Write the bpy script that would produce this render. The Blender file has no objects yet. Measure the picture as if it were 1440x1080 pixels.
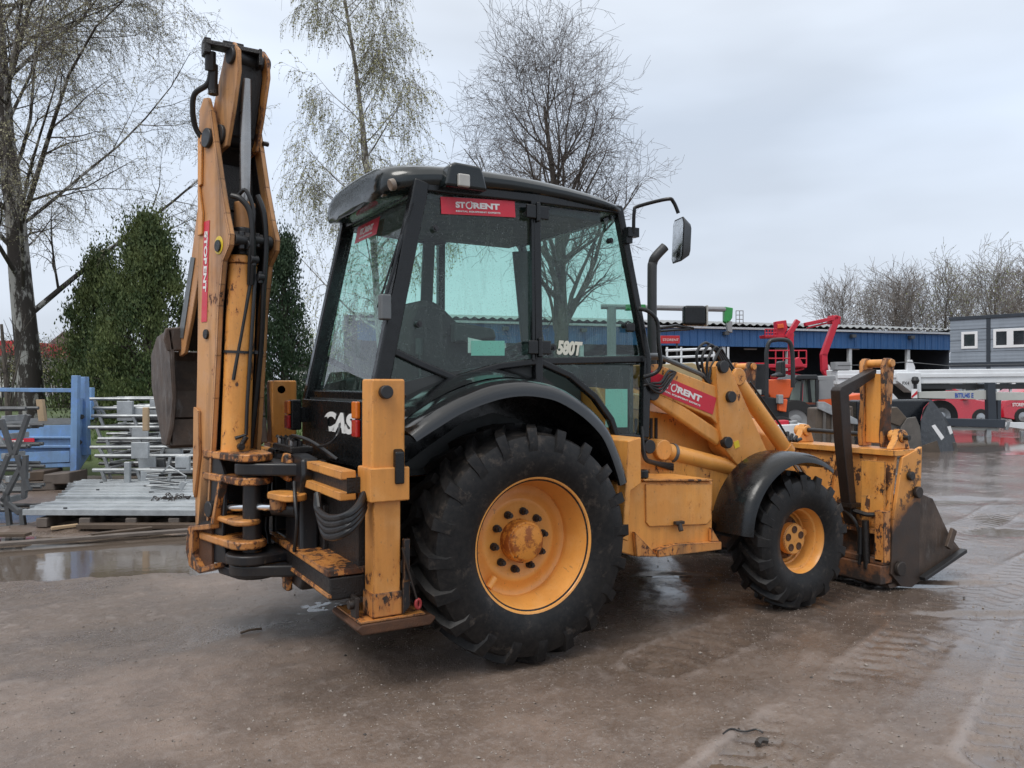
import bpy, bmesh, math, random
import numpy as np
from mathutils import Vector, Matrix
random.seed(7)
rnd = random.random
V = Vector
# ------------------------------------------------------------------ camera
F_PX, YAW = 1123.0, math.radians(30.48)
CAM = V((-2.314, -4.812, 1.54))
FW = V((math.sin(YAW), math.cos(YAW), 0)); RT = V((math.cos(YAW), -math.sin(YAW), 0)); UP = V((0, 0, 1))
sc = bpy.context.scene
cam = bpy.data.objects.new('camera', bpy.data.cameras.new('camera'))
sc.collection.objects.link(cam); sc.camera = cam
cam.location = CAM; cam.rotation_euler = (math.radians(90), 0, -YAW)
cam.data.sensor_width = 36; cam.data.lens = F_PX / 1440 * 36
cam.data.clip_end = 2000; cam.data.clip_start = .05
# ------------------------------------------------------------------ world (overcast) and sun
SUN_EL, SUN_AZ = math.radians(58), math.radians(200)   # azimuth: direction the light comes from, from +x
w = bpy.data.worlds.new('World'); sc.world = w; w.use_nodes = True
nt = w.node_tree; nt.nodes.clear()
def N(nt, t, **k):
    n = nt.nodes.new(t)
    for a, b in k.items():
        if a in n.inputs.keys() if isinstance(a, str) and False else False: pass
        setattr(n, a, b)
    return n
out = N(nt, 'ShaderNodeOutputWorld'); bg = N(nt, 'ShaderNodeBackground'); bg.inputs['Strength'].default_value = .1
sky = N(nt, 'ShaderNodeTexSky', sky_type='NISHITA', sun_disc=False, sun_elevation=SUN_EL, sun_rotation=math.pi / 2 - SUN_AZ, air_density=1.5, dust_density=4)
hs = N(nt, 'ShaderNodeHueSaturation'); hs.inputs['Saturation'].default_value = .35
tc = N(nt, 'ShaderNodeTexCoord'); sep = N(nt, 'ShaderNodeSeparateXYZ')
ramp = N(nt, 'ShaderNodeValToRGB')
ramp.color_ramp.elements[0].position = 0; ramp.color_ramp.elements[0].color = (.60, .655, .735, 1)
ramp.color_ramp.elements[1].position = 1; ramp.color_ramp.elements[1].color = (1, 1, 1, 1)
e_ = ramp.color_ramp.elements.new(.30); e_.color = (.545, .62, .735, 1)
e_ = ramp.color_ramp.elements.new(.55); e_.color = (.78, .83, .90, 1)
mp = N(nt, 'ShaderNodeMapping'); mp.inputs['Scale'].default_value = (1, 1, 3.5)
no = N(nt, 'ShaderNodeTexNoise'); no.inputs['Scale'].default_value = 2.1; no.inputs['Detail'].default_value = 4; no.inputs['Roughness'].default_value = .45
mr = N(nt, 'ShaderNodeMapRange'); mr.inputs['From Min'].default_value = .3; mr.inputs['From Max'].default_value = .7
mr.inputs['To Min'].default_value = 9.3; mr.inputs['To Max'].default_value = 12.9
sc_ = N(nt, 'ShaderNodeVectorMath', operation='SCALE'); mx = N(nt, 'ShaderNodeMix', data_type='RGBA'); mx.inputs[0].default_value = .9
L = nt.links.new
L(tc.outputs['Generated'], sep.inputs[0]); L(sep.outputs['Z'], ramp.inputs[0]); L(tc.outputs['Generated'], mp.inputs[0]); L(mp.outputs[0], no.inputs['Vector'])
L(no.outputs['Fac'], mr.inputs['Value']); L(ramp.outputs[0], sc_.inputs[0]); L(mr.outputs[0], sc_.inputs['Scale'])
L(sky.outputs[0], hs.inputs['Color']); L(hs.outputs[0], mx.inputs['A']); L(sc_.outputs[0], mx.inputs['B']); L(mx.outputs['Result'], bg.inputs['Color']); L(bg.outputs[0], out.inputs[0])
sun = bpy.data.objects.new('sun', bpy.data.lights.new('sun', 'SUN')); sc.collection.objects.link(sun)
sun.data.energy = 1.35; sun.data.angle = math.radians(25); sun.data.color = (1, .97, .92)
sd = V((math.cos(SUN_EL) * math.cos(SUN_AZ), math.cos(SUN_EL) * math.sin(SUN_AZ), math.sin(SUN_EL)))
sun.rotation_euler = sd.to_track_quat('Z', 'Y').to_euler()
sc.view_settings.view_transform = 'Standard'; sc.view_settings.look = 'None'
sc.view_settings.exposure = .32; sc.view_settings.gamma = 1; sc.view_settings.use_curve_mapping = False
sc.cycles.max_bounces = 8; sc.cycles.transparent_max_bounces = 24; sc.cycles.caustics_reflective = False; sc.cycles.caustics_refractive = False

# ------------------------------------------------------------------ survey: where a sight line of the photograph meets a real plane
def on(u, v, x=None, y=None, z=None):
    d = FW + RT * ((u - 720) / F_PX) + UP * ((540 - v) / F_PX)
    for i, t in enumerate((x, y, z)):
        if t is not None: return CAM + d * ((t - CAM[i]) / d[i])
def at(u, D, z=0):
    p = CAM + (FW + RT * ((u - 720) / F_PX)) * D
    return V((p.x, p.y, z))
def hz(v, D): return 1.54 + (540 - v) * D / F_PX
# ------------------------------------------------------------------ materials
MATS = {}
class NM:
    def __init__(s, name):
        s.m = bpy.data.materials.new(name); s.m.use_nodes = True; s.t = s.m.node_tree
        s.b = s.t.nodes['Principled BSDF']; s.tc = s.t.nodes.new('ShaderNodeTexCoord'); MATS[name] = s.m
        s.co = s.tc.outputs['Object']
    def n(s, t, ins=None, **k):
        x = s.t.nodes.new(t)
        for a, b in k.items(): setattr(x, a, b)
        for a, b in (ins or {}).items():
            if hasattr(b, 'is_linked') : s.t.links.new(b, x.inputs[a])
            else: x.inputs[a].default_value = b
        return x
    def noise(s, scale, detail=4, rough=.6, vec=None, stretch=None, dist=0):
        vec = vec or s.co
        if stretch: vec = s.n('ShaderNodeMapping', {'Vector': vec, 'Scale': stretch}).outputs[0]
        return s.n('ShaderNodeTexNoise', {'Vector': vec, 'Scale': scale, 'Detail': detail, 'Roughness': rough, 'Distortion': dist}).outputs['Fac']
    def step(s, f, lo, hi, a=0., b=1.):
        return s.n('ShaderNodeMapRange', {'Value': f, 'From Min': lo, 'From Max': hi, 'To Min': a, 'To Max': b}).outputs[0]
    def math(s, op, a, b=0.):
        return s.n('ShaderNodeMath', {0: a, 1: b}, operation=op).outputs[0]
    def mix(s, f, a, b):
        a = (*a, 1) if isinstance(a, tuple) and len(a) == 3 else a; b = (*b, 1) if isinstance(b, tuple) and len(b) == 3 else b
        return s.n('ShaderNodeMix', {0: f, 6: a, 7: b}, data_type='RGBA').outputs[2]
    def set(s, **k):
        for a, b in k.items():
            a = {'col': 'Base Color', 'rough': 'Roughness', 'metal': 'Metallic', 'spec': 'Specular IOR Level', 'normal': 'Normal', 'coat': 'Coat Weight', 'emit': 'Emission Color', 'es': 'Emission Strength'}.get(a, a)
            if hasattr(b, 'is_linked'): s.t.links.new(b, s.b.inputs[a])
            else:
                if isinstance(b, tuple) and len(b) == 3: b = (*b, 1)
                s.b.inputs[a].default_value = b
        return s
    def bump(s, h, strength=.3, dist=.01):
        return s.n('ShaderNodeBump', {'Height': h, 'Strength': strength, 'Distance': dist}).outputs[0]
def plain(name, col, rough=.5, metal=0., var=.25, scale=3., spec=.5, bump=0., coat=0.):
    m = NM(name); f = m.step(m.noise(scale, 6), .3, .7); d = tuple(c * (1 - var) for c in col)
    f2 = m.step(m.noise(scale * 14, 3), .35, .65)
    c = m.mix(m.math('MULTIPLY', f2, .35), m.mix(f, d, col), tuple(c * (1 - var * 1.3) for c in col))
    m.set(col=c, rough=m.step(m.noise(scale * 4, 3), .3, .7, max(.02, rough - .1), min(1, rough + .12)), metal=metal, spec=spec, coat=coat)
    if bump: m.set(normal=m.bump(m.noise(scale * 12, 5), bump, .01))
    return m.m
def paint(name, col, chip, grime, rust=(.10, .035, .012), dark=(.025, .02, .017), rough=.34, zdirt=None):
    """enamel with chips, rust blooms and grime; chip 0..1 is how much has gone"""
    m = NM(name)
    big = m.noise(2.3, 3, .6); fine = m.noise(21, 6, .72, stretch=(1, 1, .55)); fine2 = m.noise(75, 3, .7)
    geo = m.n('ShaderNodeNewGeometry')
    bev = m.n('ShaderNodeBevel', {'Radius': .012}, samples=4).outputs[0]
    dt = m.n('ShaderNodeVectorMath', {0: bev, 1: geo.outputs['Normal']}, operation='DOT_PRODUCT').outputs['Value']
    edge = m.step(dt, .995, .85, 0., .14 + .25 * chip)
    a = m.math('ADD', m.math('MULTIPLY', big, .45), m.math('MULTIPLY', fine, .62))
    a = m.math('ADD', a, edge)
    th = .755 - .21 * chip
    ck = m.step(a, th, th + .012)
    halo = m.step(a, th - .05, th + .01)
    base = m.mix(m.step(m.noise(1.7, 4), .35, .65), col, (col[0] * .80, col[1] * .76, col[2] * .80)); base = m.mix(m.math('MULTIPLY', m.step(m.noise(5.5, 6, .7), .5, .72), .5), base, (col[0] * .95, col[1] * 1.15, min(1, col[2] * 2.0)))
    scr = m.noise(60, 3, .6, stretch=(1, .06, .5)); base = m.mix(m.math('MULTIPLY', m.step(scr, .66, .72), .45), base, (.16, .11, .07))
    base = m.mix(m.math('MULTIPLY', m.step(fine2, .55, .75), .35), base, (col[0] * .6, col[1] * .52, col[2] * .5))
    base = m.mix(m.math('MULTIPLY', halo, .55), base, (col[0] * .62, col[1] * .42, col[2] * .35))
    streak = m.noise(7, 5, .6, stretch=(1, 1, .12))
    g = m.math('MULTIPLY', m.step(streak, .48, .72), grime)
    if zdirt:
        z = m.n('ShaderNodeSeparateXYZ', {0: m.co}).outputs['Z']
        g = m.math('MAXIMUM', g, m.math('MULTIPLY', m.step(m.math('ADD', z, m.math('MULTIPLY', m.noise(4, 5), .35)), zdirt[1], zdirt[0]), zdirt[2]))
    base = m.mix(g, base, (.075, .05, .032))
    cc = m.mix(m.step(m.noise(13, 5, .7), .42, .58), rust, dark)
    col_ = m.mix(ck, base, cc)
    r = m.mix(ck, m.mix(g, (rough,) * 3, (.6,) * 3), (.62,) * 3)
    h = m.math('ADD', m.math('MULTIPLY', ck, -1.), m.math('MULTIPLY', fine2, .15))
    m.set(col=col_, rough=m.math('ADD', r, m.step(m.noise(9, 3), .3, .7, -.08, .1)), normal=m.bump(h, .35, .004), spec=.5)
    return m.m
TAN = (.77, .345, .078)
paint('tan_paint', TAN, .50, .28)
paint('tan_worn', TAN, .60, .35)
paint('tan_ruined', (.62, .27, .07), .95, .75)
paint('tan_rusty', (.50, .22, .06), 1.1, .8)
paint('tan_clean', (.82, .375, .082), .05, .08)
paint('tan_boom', (.56, .28, .105), .50, .75, rough=.45)
paint('black_worn', (.009, .009, .010), .30, .25, rust=(.25, .11, .03), rough=.38)
plain('black_plastic', (.008, .009, .010), .24, var=.3, scale=5, spec=.42)
plain('roof_black', (.008, .013, .014), .2, var=.25, scale=3, coat=.3, spec=.4)
plain('dark_interior', (.055, .060, .060), .6)
plain('fender_gloss', (.009, .010, .011), .13, var=.3, scale=4, spec=.5, coat=.4)
plain('seat_fabric', (.045, .040, .040), .8, bump=.3)
plain('dark_grease', (.014, .011, .010), .40, var=.55, scale=9, bump=.6)
plain('steel_dark', (.05, .05, .052), .4, .6, scale=8)
plain('shackle_red', (.30, .03, .03), .5)
plain('bolt_steel', (.06, .05, .045), .45, .6, scale=12)
plain('chrome', (.82, .83, .84), .12, 1., var=.08)
plain('chrome_dull', (.42, .41, .40), .3, .9, var=.3)
plain('brown_hub', (.12, .05, .022), .6, scale=18, var=.5, bump=.5)
plain('hose_rubber', (.010, .010, .011), .4, var=.3, scale=20)
plain('red_label', (.62, .02, .045), .35, var=.1, scale=8)
plain('white_print', (.80, .80, .78), .45, var=.06, scale=8)
plain('cream_print', (.74, .73, .62), .5, var=.1, scale=8)
plain('label_teal', (.33, .66, .58), .4, var=.08)
plain('yellow_label', (.85, .62, .03), .4)
plain('lamp_amber', (.22, .17, .13), .15, coat=.5)
plain('lamp_lens', (.50, .49, .45), .15, var=.2, coat=.6)
plain('red_lens', (.45, .012, .012), .2, coat=.5)
plain('orange_lens', (.75, .18, .015), .2, coat=.5)
plain('pipe_grey', (.16, .17, .175), .4, .4, scale=9)
plain('exhaust_steel', (.06, .062, .065), .5, .3, scale=8)
def tyre_mat():
    m = NM('tyre_rubber'); f = m.step(m.noise(6, 6, .7), .45, .75); f2 = m.step(m.noise(40, 4), .45, .7)
    c = m.mix(m.math('MULTIPLY', f2, .4), m.mix(f, (.005, .005, .0055), (.017, .015, .014)), (.030, .026, .023))
    c = m.mix(m.math('MULTIPLY', m.step(m.noise(11, 6, .75), .56, .68), .55), c, (.085, .068, .055))
    m.set(col=c, rough=m.step(m.noise(5, 4), .3, .7, .34, .6), spec=.30, normal=m.bump(m.noise(55, 5, .7), .25, .004))
tyre_mat()
def bucket_mat():
    m = NM('bucket_steel')
    f = m.step(m.noise(5, 7, .7), .35, .7); sc1 = m.noise(16, 6, .7, stretch=(1, 1, .25))
    c = m.mix(f, (.050, .037, .030), (.115, .078, .057)); c = m.mix(m.step(sc1, .55, .72), c, (.15, .135, .125))
    m.set(col=c, rough=m.step(sc1, .4, .7, .55, .33), metal=.25, normal=m.bump(m.noise(30, 5, .7), .4, .005))
    m = NM('bucket_side')          # paint that has worn off below a ragged line
    z = m.n('ShaderNodeSeparateXYZ', {0: m.co}).outputs
    a = m.math('ADD', m.math('ADD', z['Z'], m.math('MULTIPLY', z['X'], -.6)), m.math('MULTIPLY', m.noise(4.5, 6, .65), .35))
    gone = m.step(a, -1.20, -1.235)
    p = m.mix(m.step(m.noise(3, 4), .35, .65), (.72, .32, .08), (.58, .25, .06))
    p = m.mix(m.math('MULTIPLY', m.step(m.noise(9, 6, .7), .56, .6), .9), p, (.055, .03, .02))
    p = m.mix(m.step(a, -1.07, -1.21), p, (.16, .065, .022))
    s = m.mix(m.step(m.noise(6, 7, .7), .35, .7), (.035, .026, .022), (.075, .05, .038))
    m.set(col=m.mix(gone, p, s), rough=m.step(m.noise(12, 4), .3, .7, .35, .6), metal=m.math('MULTIPLY', gone, .25), normal=m.bump(m.noise(26, 5, .7), .3, .004))
    m = NM('bucket_back')
    z = m.n('ShaderNodeSeparateXYZ', {0: m.co}).outputs
    a = m.math('ADD', z['Z'], m.math('MULTIPLY', m.noise(5, 6, .7), .6))
    p = m.mix(m.step(m.noise(3, 4), .35, .65), (.70, .31, .08), (.52, .22, .05))
    p = m.mix(m.step(m.noise(9, 6, .7), .545, .57), p, (.075, .035, .02))
    s = m.mix(m.step(m.noise(8, 7, .7), .45, .6), (.035, .026, .022), (.17, .07, .03))
    m.set(col=m.mix(m.step(a, .84, .76), p, s), rough=.55, normal=m.bump(m.noise(22, 5, .7), .4, .006))
bucket_mat()
def glass_mat(name, tint, drops, refl=1.5):
    m = NM(name); m.t.nodes.remove(m.b)
    o = m.t.nodes['Material Output']
    tr = m.n('ShaderNodeBsdfTransparent', {'Color': (*tint, 1)}); gl = m.n('ShaderNodeBsdfGlossy', {'Color': (1, 1, 1, 1), 'Roughness': .02})
    bf = m.n('ShaderNodeNewGeometry').outputs['Backfacing']; fr = m.n('ShaderNodeFresnel', {'IOR': m.math('POWER', refl, m.math('SUBTRACT', 1., m.math('MULTIPLY', bf, 2.)))})
    mx = m.n('ShaderNodeMixShader', {0: fr.outputs[0], 1: tr.outputs[0], 2: gl.outputs[0]})
    # rain drops and grimy runs; their pale colour also carries painted reflection haze
    vor = m.n('ShaderNodeTexVoronoi', {'Vector': m.co, 'Scale': 85., 'Randomness': 1.}).outputs['Distance']
    dm = m.math('MULTIPLY', m.step(vor, .30, .18), m.step(m.noise(14, 3), .42, .5))
    run = m.step(m.noise(30, 4, .6, stretch=(1, 1, .12)), .54, .70)
    grime_haze = m.math('ADD', m.math('MULTIPLY', dm, .5), m.math('MULTIPLY', run, .22))
    grime_haze = m.math('MULTIPLY', grime_haze, drops)
    df = m.n('ShaderNodeBsdfDiffuse', {'Color': (.42, .50, .48, 1)}); tl = m.n('ShaderNodeBsdfTranslucent', {'Color': (.6, .72, .68, 1)})
    ad = m.n('ShaderNodeMixShader', {0: .55, 1: df.outputs[0], 2: tl.outputs[0]})
    mx2 = m.n('ShaderNodeMixShader', {0: grime_haze, 1: mx.outputs[0], 2: ad.outputs[0]})
    m.t.links.new(mx2.outputs[0], o.inputs[0])
glass_mat('cab_glass', (.66, .85, .79), .62)
glass_mat('rear_glass', (.64, .83, .77), .85)
glass_mat('screen_glass', (.66, .86, .79), .15)
glass_mat('far_glass', (.66, .86, .79), .30)
M = MATS
# ------------------------------------------------------------------ mesh helpers
class G:
    def __init__(s): s.v = []; s.f = []
    def add(s, vs, fs):
        k = len(s.v); s.v += [tuple(p) for p in vs]; s.f += [tuple(i + k for i in f) for f in fs]; return s
    def box(s, c, d, ax=None):
        c = V(c); ax = ax or (V((1, 0, 0)), V((0, 1, 0)), V((0, 0, 1)))
        vs = [c + ax[0] * (d[0] / 2 * a) + ax[1] * (d[1] / 2 * b) + ax[2] * (d[2] / 2 * e) for a in (-1, 1) for b in (-1, 1) for e in (-1, 1)]
        return s.add(vs, [(0, 1, 3, 2), (4, 6, 7, 5), (0, 4, 5, 1), (2, 3, 7, 6), (0, 2, 6, 4), (1, 5, 7, 3)])
    def bb(s, x0, x1, y0, y1, z0, z1): return s.box(((x0 + x1) / 2, (y0 + y1) / 2, (z0 + z1) / 2), (abs(x1 - x0), abs(y1 - y0), abs(z1 - z0)))
    def prism(s, pts, off):
        pts = [V(p) for p in pts]; off = V(off); n = len(pts)
        nrm = V((0, 0, 0))
        for i in range(n): nrm += (pts[i] - pts[0]).cross(pts[(i + 1) % n] - pts[0])
        fl = nrm.dot(off) > 0
        vs = pts + [p + off for p in pts]; fs = [tuple(range(n))[::-1], tuple(range(n, 2 * n))] + [(i, (i + 1) % n, n + (i + 1) % n, n + i) for i in range(n)]
        if not fl: fs = [f[::-1] for f in fs]
        return s.add(vs, fs)
    def beam(s, p0, p1, w, h, up=(0, 0, 1), ext=0.):
        p0, p1 = V(p0), V(p1); d = (p1 - p0).normalized(); up = V(up)
        a = d.cross(up)
        a = V((1, 0, 0)) if a.length < 1e-4 else a.normalized()
        b = a.cross(d).normalized()
        return s.box((p0 + p1) / 2, ((p1 - p0).length + 2 * ext, w, h), (d, a, b))
    def tube(s, pts, r, n=8, cap=True):
        pts = [V(p) for p in pts]; rr = r if isinstance(r, (list, tuple)) else [r] * len(pts); vs = []; m = len(pts)
        t = (pts[1] - pts[0]).normalized(); a = t.orthogonal().normalized()
        for i, p in enumerate(pts):
            t = (pts[min(i + 1, m - 1)] - pts[max(i - 1, 0)]); t = t.normalized() if t.length > 1e-9 else V((0, 0, 1))
            a = (a - t * a.dot(t)); a = a.normalized() if a.length > 1e-6 else t.orthogonal().normalized(); b = t.cross(a)
            for j in range(n): an = 2 * math.pi * j / n; vs.append(p + (a * math.cos(an) + b * math.sin(an)) * rr[i])
        fs = [(i * n + j, i * n + (j + 1) % n, (i + 1) * n + (j + 1) % n, (i + 1) * n + j) for i in range(m - 1) for j in range(n)]
        if cap: fs += [tuple(range(n))[::-1], tuple(range((m - 1) * n, m * n))]
        return s.add(vs, fs)
    def cyl(s, p0, p1, r, n=20, r1=None): return s.tube([p0, p1], [r, r if r1 is None else r1], n)
    def lathe(s, prof, c, ax, n=48, close=False):
        """prof: (radius, distance along ax)"""
        c = V(c); ax = V(ax).normalized(); a = ax.orthogonal().normalized(); b = ax.cross(a); m = len(prof); vs = []
        for r, h in prof:
            for j in range(n): an = 2 * math.pi * j / n; vs.append(c + ax * h + (a * math.cos(an) + b * math.sin(an)) * r)
        fs = [(i * n + j, (i + 1) * n + j, (i + 1) * n + (j + 1) % n, i * n + (j + 1) % n) for i in range(m - 1) for j in range(n)]
        if close: fs += [((m - 1) * n + j, j, (j + 1) % n, (m - 1) * n + (j + 1) % n) for j in range(n)]
        return s.add(vs, fs)
    def build(s, name, mat, parent=None, bev=0., smooth=35, label=None, recalc=False, kind=None, seg=2):
        me = bpy.data.meshes.new(name)
        off = V((0, 0, 0))
        me.from_pydata(s.v, [], s.f); me.materials.append(M[mat] if isinstance(mat, str) else mat)
        if recalc:
            b = bmesh.new(); b.from_mesh(me); bmesh.ops.remove_doubles(b, verts=b.verts, dist=1e-5); bmesh.ops.recalc_face_normals(b, faces=b.faces); b.to_mesh(me); b.free()
        if smooth:
            me.shade_smooth(); me.set_sharp_from_angle(angle=math.radians(smooth))
        o = bpy.data.objects.new(name, me); sc.collection.objects.link(o)
        if parent: o.parent = parent
        if bev:
            md = o.modifiers.new('bevel', 'BEVEL'); md.width = bev; md.segments = seg; md.limit_method = 'ANGLE'; md.angle_limit = math.radians(40); md.harden_normals = True
        if label: o['label'] = label
        if kind: o['kind'] = kind
        return o
def smoothpath(pts, k=6):
    pts = [V(p) for p in pts]; P = [pts[0]] + pts + [pts[-1]]; o = []
    for i in range(1, len(P) - 2):
        a, b, c, d = P[i - 1:i + 3]
        for j in range(k):
            t = j / k; o.append(.5 * ((2 * b) + (c - a) * t + (2 * a - 5 * b + 4 * c - d) * t * t + (3 * b - a - 3 * c + d) * t ** 3))
    o.append(P[-2]); return o
def empty(name, loc, label, cat, group=None, rz=0.):
    o = bpy.data.objects.new(name, None); sc.collection.objects.link(o); o.location = loc; o.rotation_euler = (0, 0, rz)
    o['label'] = label; o['category'] = cat
    if group: o['group'] = group
    o.empty_display_size = .2
    return o
def tag(o, label, cat, group=None):
    o['label'] = label; o['category'] = cat
    if group: o['group'] = group
    return o
def copy_tree(o, parent=None, first=True):
    c = o.copy(); sc.collection.objects.link(c)
    if parent: c.parent = parent
    for ch in [x for x in bpy.data.objects if x.parent == o]: copy_tree(ch, c)
    return c
def text(body, name, mat, parent, org, right, up, h, bold=0., shear=0., width=None, depth=.002, label=None):
    """flat lettering; org is the left end of the baseline, h the cap height"""
    cu = bpy.data.curves.new('lettering', 'FONT'); cu.body = body; cu.size = h / .70; cu.offset = bold; cu.shear = shear; cu.extrude = depth / 2
    t = bpy.data.objects.new('lettering', cu); sc.collection.objects.link(t)
    bpy.context.view_layer.update()
    me = bpy.data.meshes.new_from_object(t.evaluated_get(bpy.context.evaluated_depsgraph_get()))
    bpy.data.objects.remove(t); me.name = name; me.materials.clear(); me.materials.append(M[mat])
    r = V(right).normalized(); u = V(up); u = (u - r * u.dot(r)).normalized(); n = r.cross(u)
    xs = [p.co.x for p in me.vertices]; w_ = max(xs) - min(xs); x0 = min(xs)
    k = width / w_ if width else 1
    for p in me.vertices: c = p.co.copy(); p.co = V(org) + r * ((c.x - x0) * k) + u * c.y + n * c.z
    o = bpy.data.objects.new(name, me); sc.collection.objects.link(o); o.parent = parent
    if label: o['label'] = label
    return o
def capsule(p0, p1, r0, r1, k=8):
    """outline in xy round two circles"""
    p0, p1 = V((p0[0], p0[1])), V((p1[0], p1[1])); a = math.atan2(p1.y - p0.y, p1.x - p0.x); o = []
    for i in range(k + 1): t = a - math.pi / 2 + math.pi * i / k; o.append((p1.x + r1 * math.cos(t), p1.y + r1 * math.sin(t)))
    for i in range(k + 1): t = a + math.pi / 2 + math.pi * i / k; o.append((p0.x + r0 * math.cos(t), p0.y + r0 * math.sin(t)))
    return o
def slab(g, out2, z0, z1): return g.prism([(x, y, z0) for x, y in out2], (0, 0, z1 - z0))
def storent(parent, org, right, up, length, height, name='rental_sticker'):
    """red sticker with white lettering; org is its lower left corner"""
    r = V(right).normalized(); u = V(up); u = (u - r * u.dot(r)).normalized(); n = r.cross(u); org = V(org)
    g = G(); g.prism([org, org + r * length, org + r * length + u * height, org + u * height], n * .002)
    s = g.build(name, 'red_label', parent, smooth=0)
    o = org + n * .0032
    t1 = o + r * length * .19 + u * height * .42
    text('ST', 'lettering', 'white_print', s, t1, r, u, height * .32, bold=height * .022, width=length * .125)
    text('RENT', 'lettering', 'white_print', s, t1 + r * length * .235, r, u, height * .32, bold=height * .022, width=length * .36)
    c = t1 + r * length * .18 + u * height * .15; g = G(); q = height * .15
    ring = [(math.cos(a) * k, math.sin(a) * k) for k in (q, q * 1.5) for a in [math.radians(75 + 320 * i / 14) for i in range(15)]]
    vs = [c + r * x + u * y for x, y in ring]; g.add(vs, [(i, 15 + i, 16 + i, i + 1) for i in range(14)])
    g.add([c + r * q * 1.1 + u * q * .2, c + r * q * 2.0 + u * q * 1.0, c + r * q * .6 + u * q * 1.9], [(0, 1, 2)])
    g.build('emblem', 'white_print', s, smooth=0)
    text('RENTAL EQUIPMENT EXPERTS', 'lettering', 'white_print', s, o + r * length * .19 + u * height * .16, r, u, height * .085, bold=height * .004, width=length * .60)
    return s
plain('fork_steel', (.035,.028,.026), .4, .4, scale=10, bump=.3)
# ================================================================== BACKHOE LOADER (x forward, y to its left, rear axle at x = 0)
BL = empty('backhoe_loader', (0, 0, 0), 'orange backhoe loader with black cab standing in the middle of the muddy yard', 'backhoe loader')
# ---- wheels
def tyre(g, cx, cz, yo, yi, R, Rl, rim, nl, side):
    """yo outer face y, yi inner face y; R carcass, Rl over the lugs"""
    yc = (yo + yi) / 2; hw = abs(yo - yi) / 2
    def P(th, t, r): return V((cx + r * math.cos(th), yc + side * hw * t, cz + r * math.sin(th)))   # t = 1 outer
    prof = [(rim - .02, .80), (rim + .012, .90), (rim + (R - rim) * .25, .985), (rim + (R - rim) * .52, 1.0), (rim + (R - rim) * .78, .97), (R - .012, .88), (R + .0, .74), (R + .006, .4), (R + .008, 0)]
    prof = prof + [(r, -t) for r, t in prof[-2::-1]]
    n = 96; vs = []; m = len(prof)
    for r, t in prof:
        for j in range(n):
            th = 2 * math.pi * j / n; rr = r
            if math.sin(th) < -.94: rr = min(r, (cz + .0) / max(.2, -math.sin(th))) if r > R * .9 else r
            vs.append(P(th, t, rr))
    g.add(vs, [(i * n + j, (i + 1) * n + j, (i + 1) * n + (j + 1) % n, i * n + (j + 1) % n) for i in range(m - 1) for j in range(n)])
    # lugs: chevrons running from the crown out over the shoulder
    for sgn in (1, -1):
        for k in range(nl):
            th0 = 2 * math.pi * (k + (.5 if sgn < 0 else 0)) / nl; rows = []; wk = 1.22
            for t, dth, top, wd in ((-.04, -.005, Rl, .050), (.30, .075, Rl, .052), (.62, .145, Rl - .004, .056), (.88, .185, Rl - .016, .066), (1.015, .20, R - .055, .060)):
                th = th0 + dth * .66 / R; wth = wd * wk / R / 2; tb = max(-.04, min(.985, t))
                base = R - .005 if t < .8 else (R - .03 if t < .95 else R - .10)
                rows.append([P(th - wth, sgn * tb, base), P(th - wth * .72, sgn * t, top), P(th + wth * .72, sgn * t, top), P(th + wth, sgn * tb, base)])
            vs = [p for r in rows for p in r]
            fs = [(i * 4 + j, i * 4 + j + 1, (i + 1) * 4 + j + 1, (i + 1) * 4 + j) for i in range(4) for j in range(3)] + [(0, 3, 2, 1), (16, 17, 18, 19)]
            g.add(vs, fs)
    return g
def rear_wheel(side):
    s = side; yo, yi = 1.165 * s, .715 * s; cz = .6625
    g = G(); rim = .365; ax = (0, s, 0)
    c = (0, 0, cz)
    # deep dished rim, profile from the outer flange inwards (distance along the axle, outwards positive)
    prof = [(.352, 1.10), (.378, 1.118), (.382, 1.128), (.374, 1.136), (.362, 1.132), (.352, 1.115), (.346, 1.08), (.338, 1.066), (.334, 1.04), (.326, 1.024), (.322, 1.0), (.314, .984), (.312, .965), (.312, .945),
            (.302, .938), (.286, .934), (.262, .936), (.236, .952), (.226, .956), (.206, .952), (.196, .948), (.06, .948)]
    g.lathe(prof, c, ax, 80)
    g.lathe([(.352, 1.10), (.33, .98), (.33, .80), (.37, .75), (.352, .76)], c, ax, 64)
    g.tube([(-.22, .995 * s, cz - .235), (-.17, .975 * s, cz - .19)], .022, 12)
    r = g.build('rear_wheel', 'tan_clean', BL, recalc=False, smooth=40)
    tyre(G(), 0, cz, yo, yi, .618, .655, .37, 21, s).build('tyre', 'tyre_rubber', r, smooth=30, recalc=True) if False else None
    t = tyre(G(), 0, cz, yo, yi, .610, .656, .37, 20, 1 if s > 0 else 1)
    t.build('tyre', 'tyre_rubber', r, smooth=30)
    h = G(); h.lathe([(.118, .94), (.118, 1.02), (.112, 1.034), (.104, 1.036), (.098, 1.05), (.09, 1.055), (.0005, 1.055)], c, ax, 40); h.build('hub', 'tan_hub', r)
    me = None
    for k in range(10):
        a = math.radians(36 * k + 8); x, z = .162 * math.cos(a), .162 * math.sin(a)
        q = G(); q.cyl((x, .945 * s, cz + z), (x, .962 * s, cz + z), .022, 12); q.cyl((x, .96 * s, cz + z), (x, .988 * s, cz + z), .017, 6); q.cyl((x, .985 * s, cz + z), (x, 1.0 * s, cz + z), .011, 8)
        q.build('wheel_nut', 'bolt_steel', r)
    return r
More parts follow.
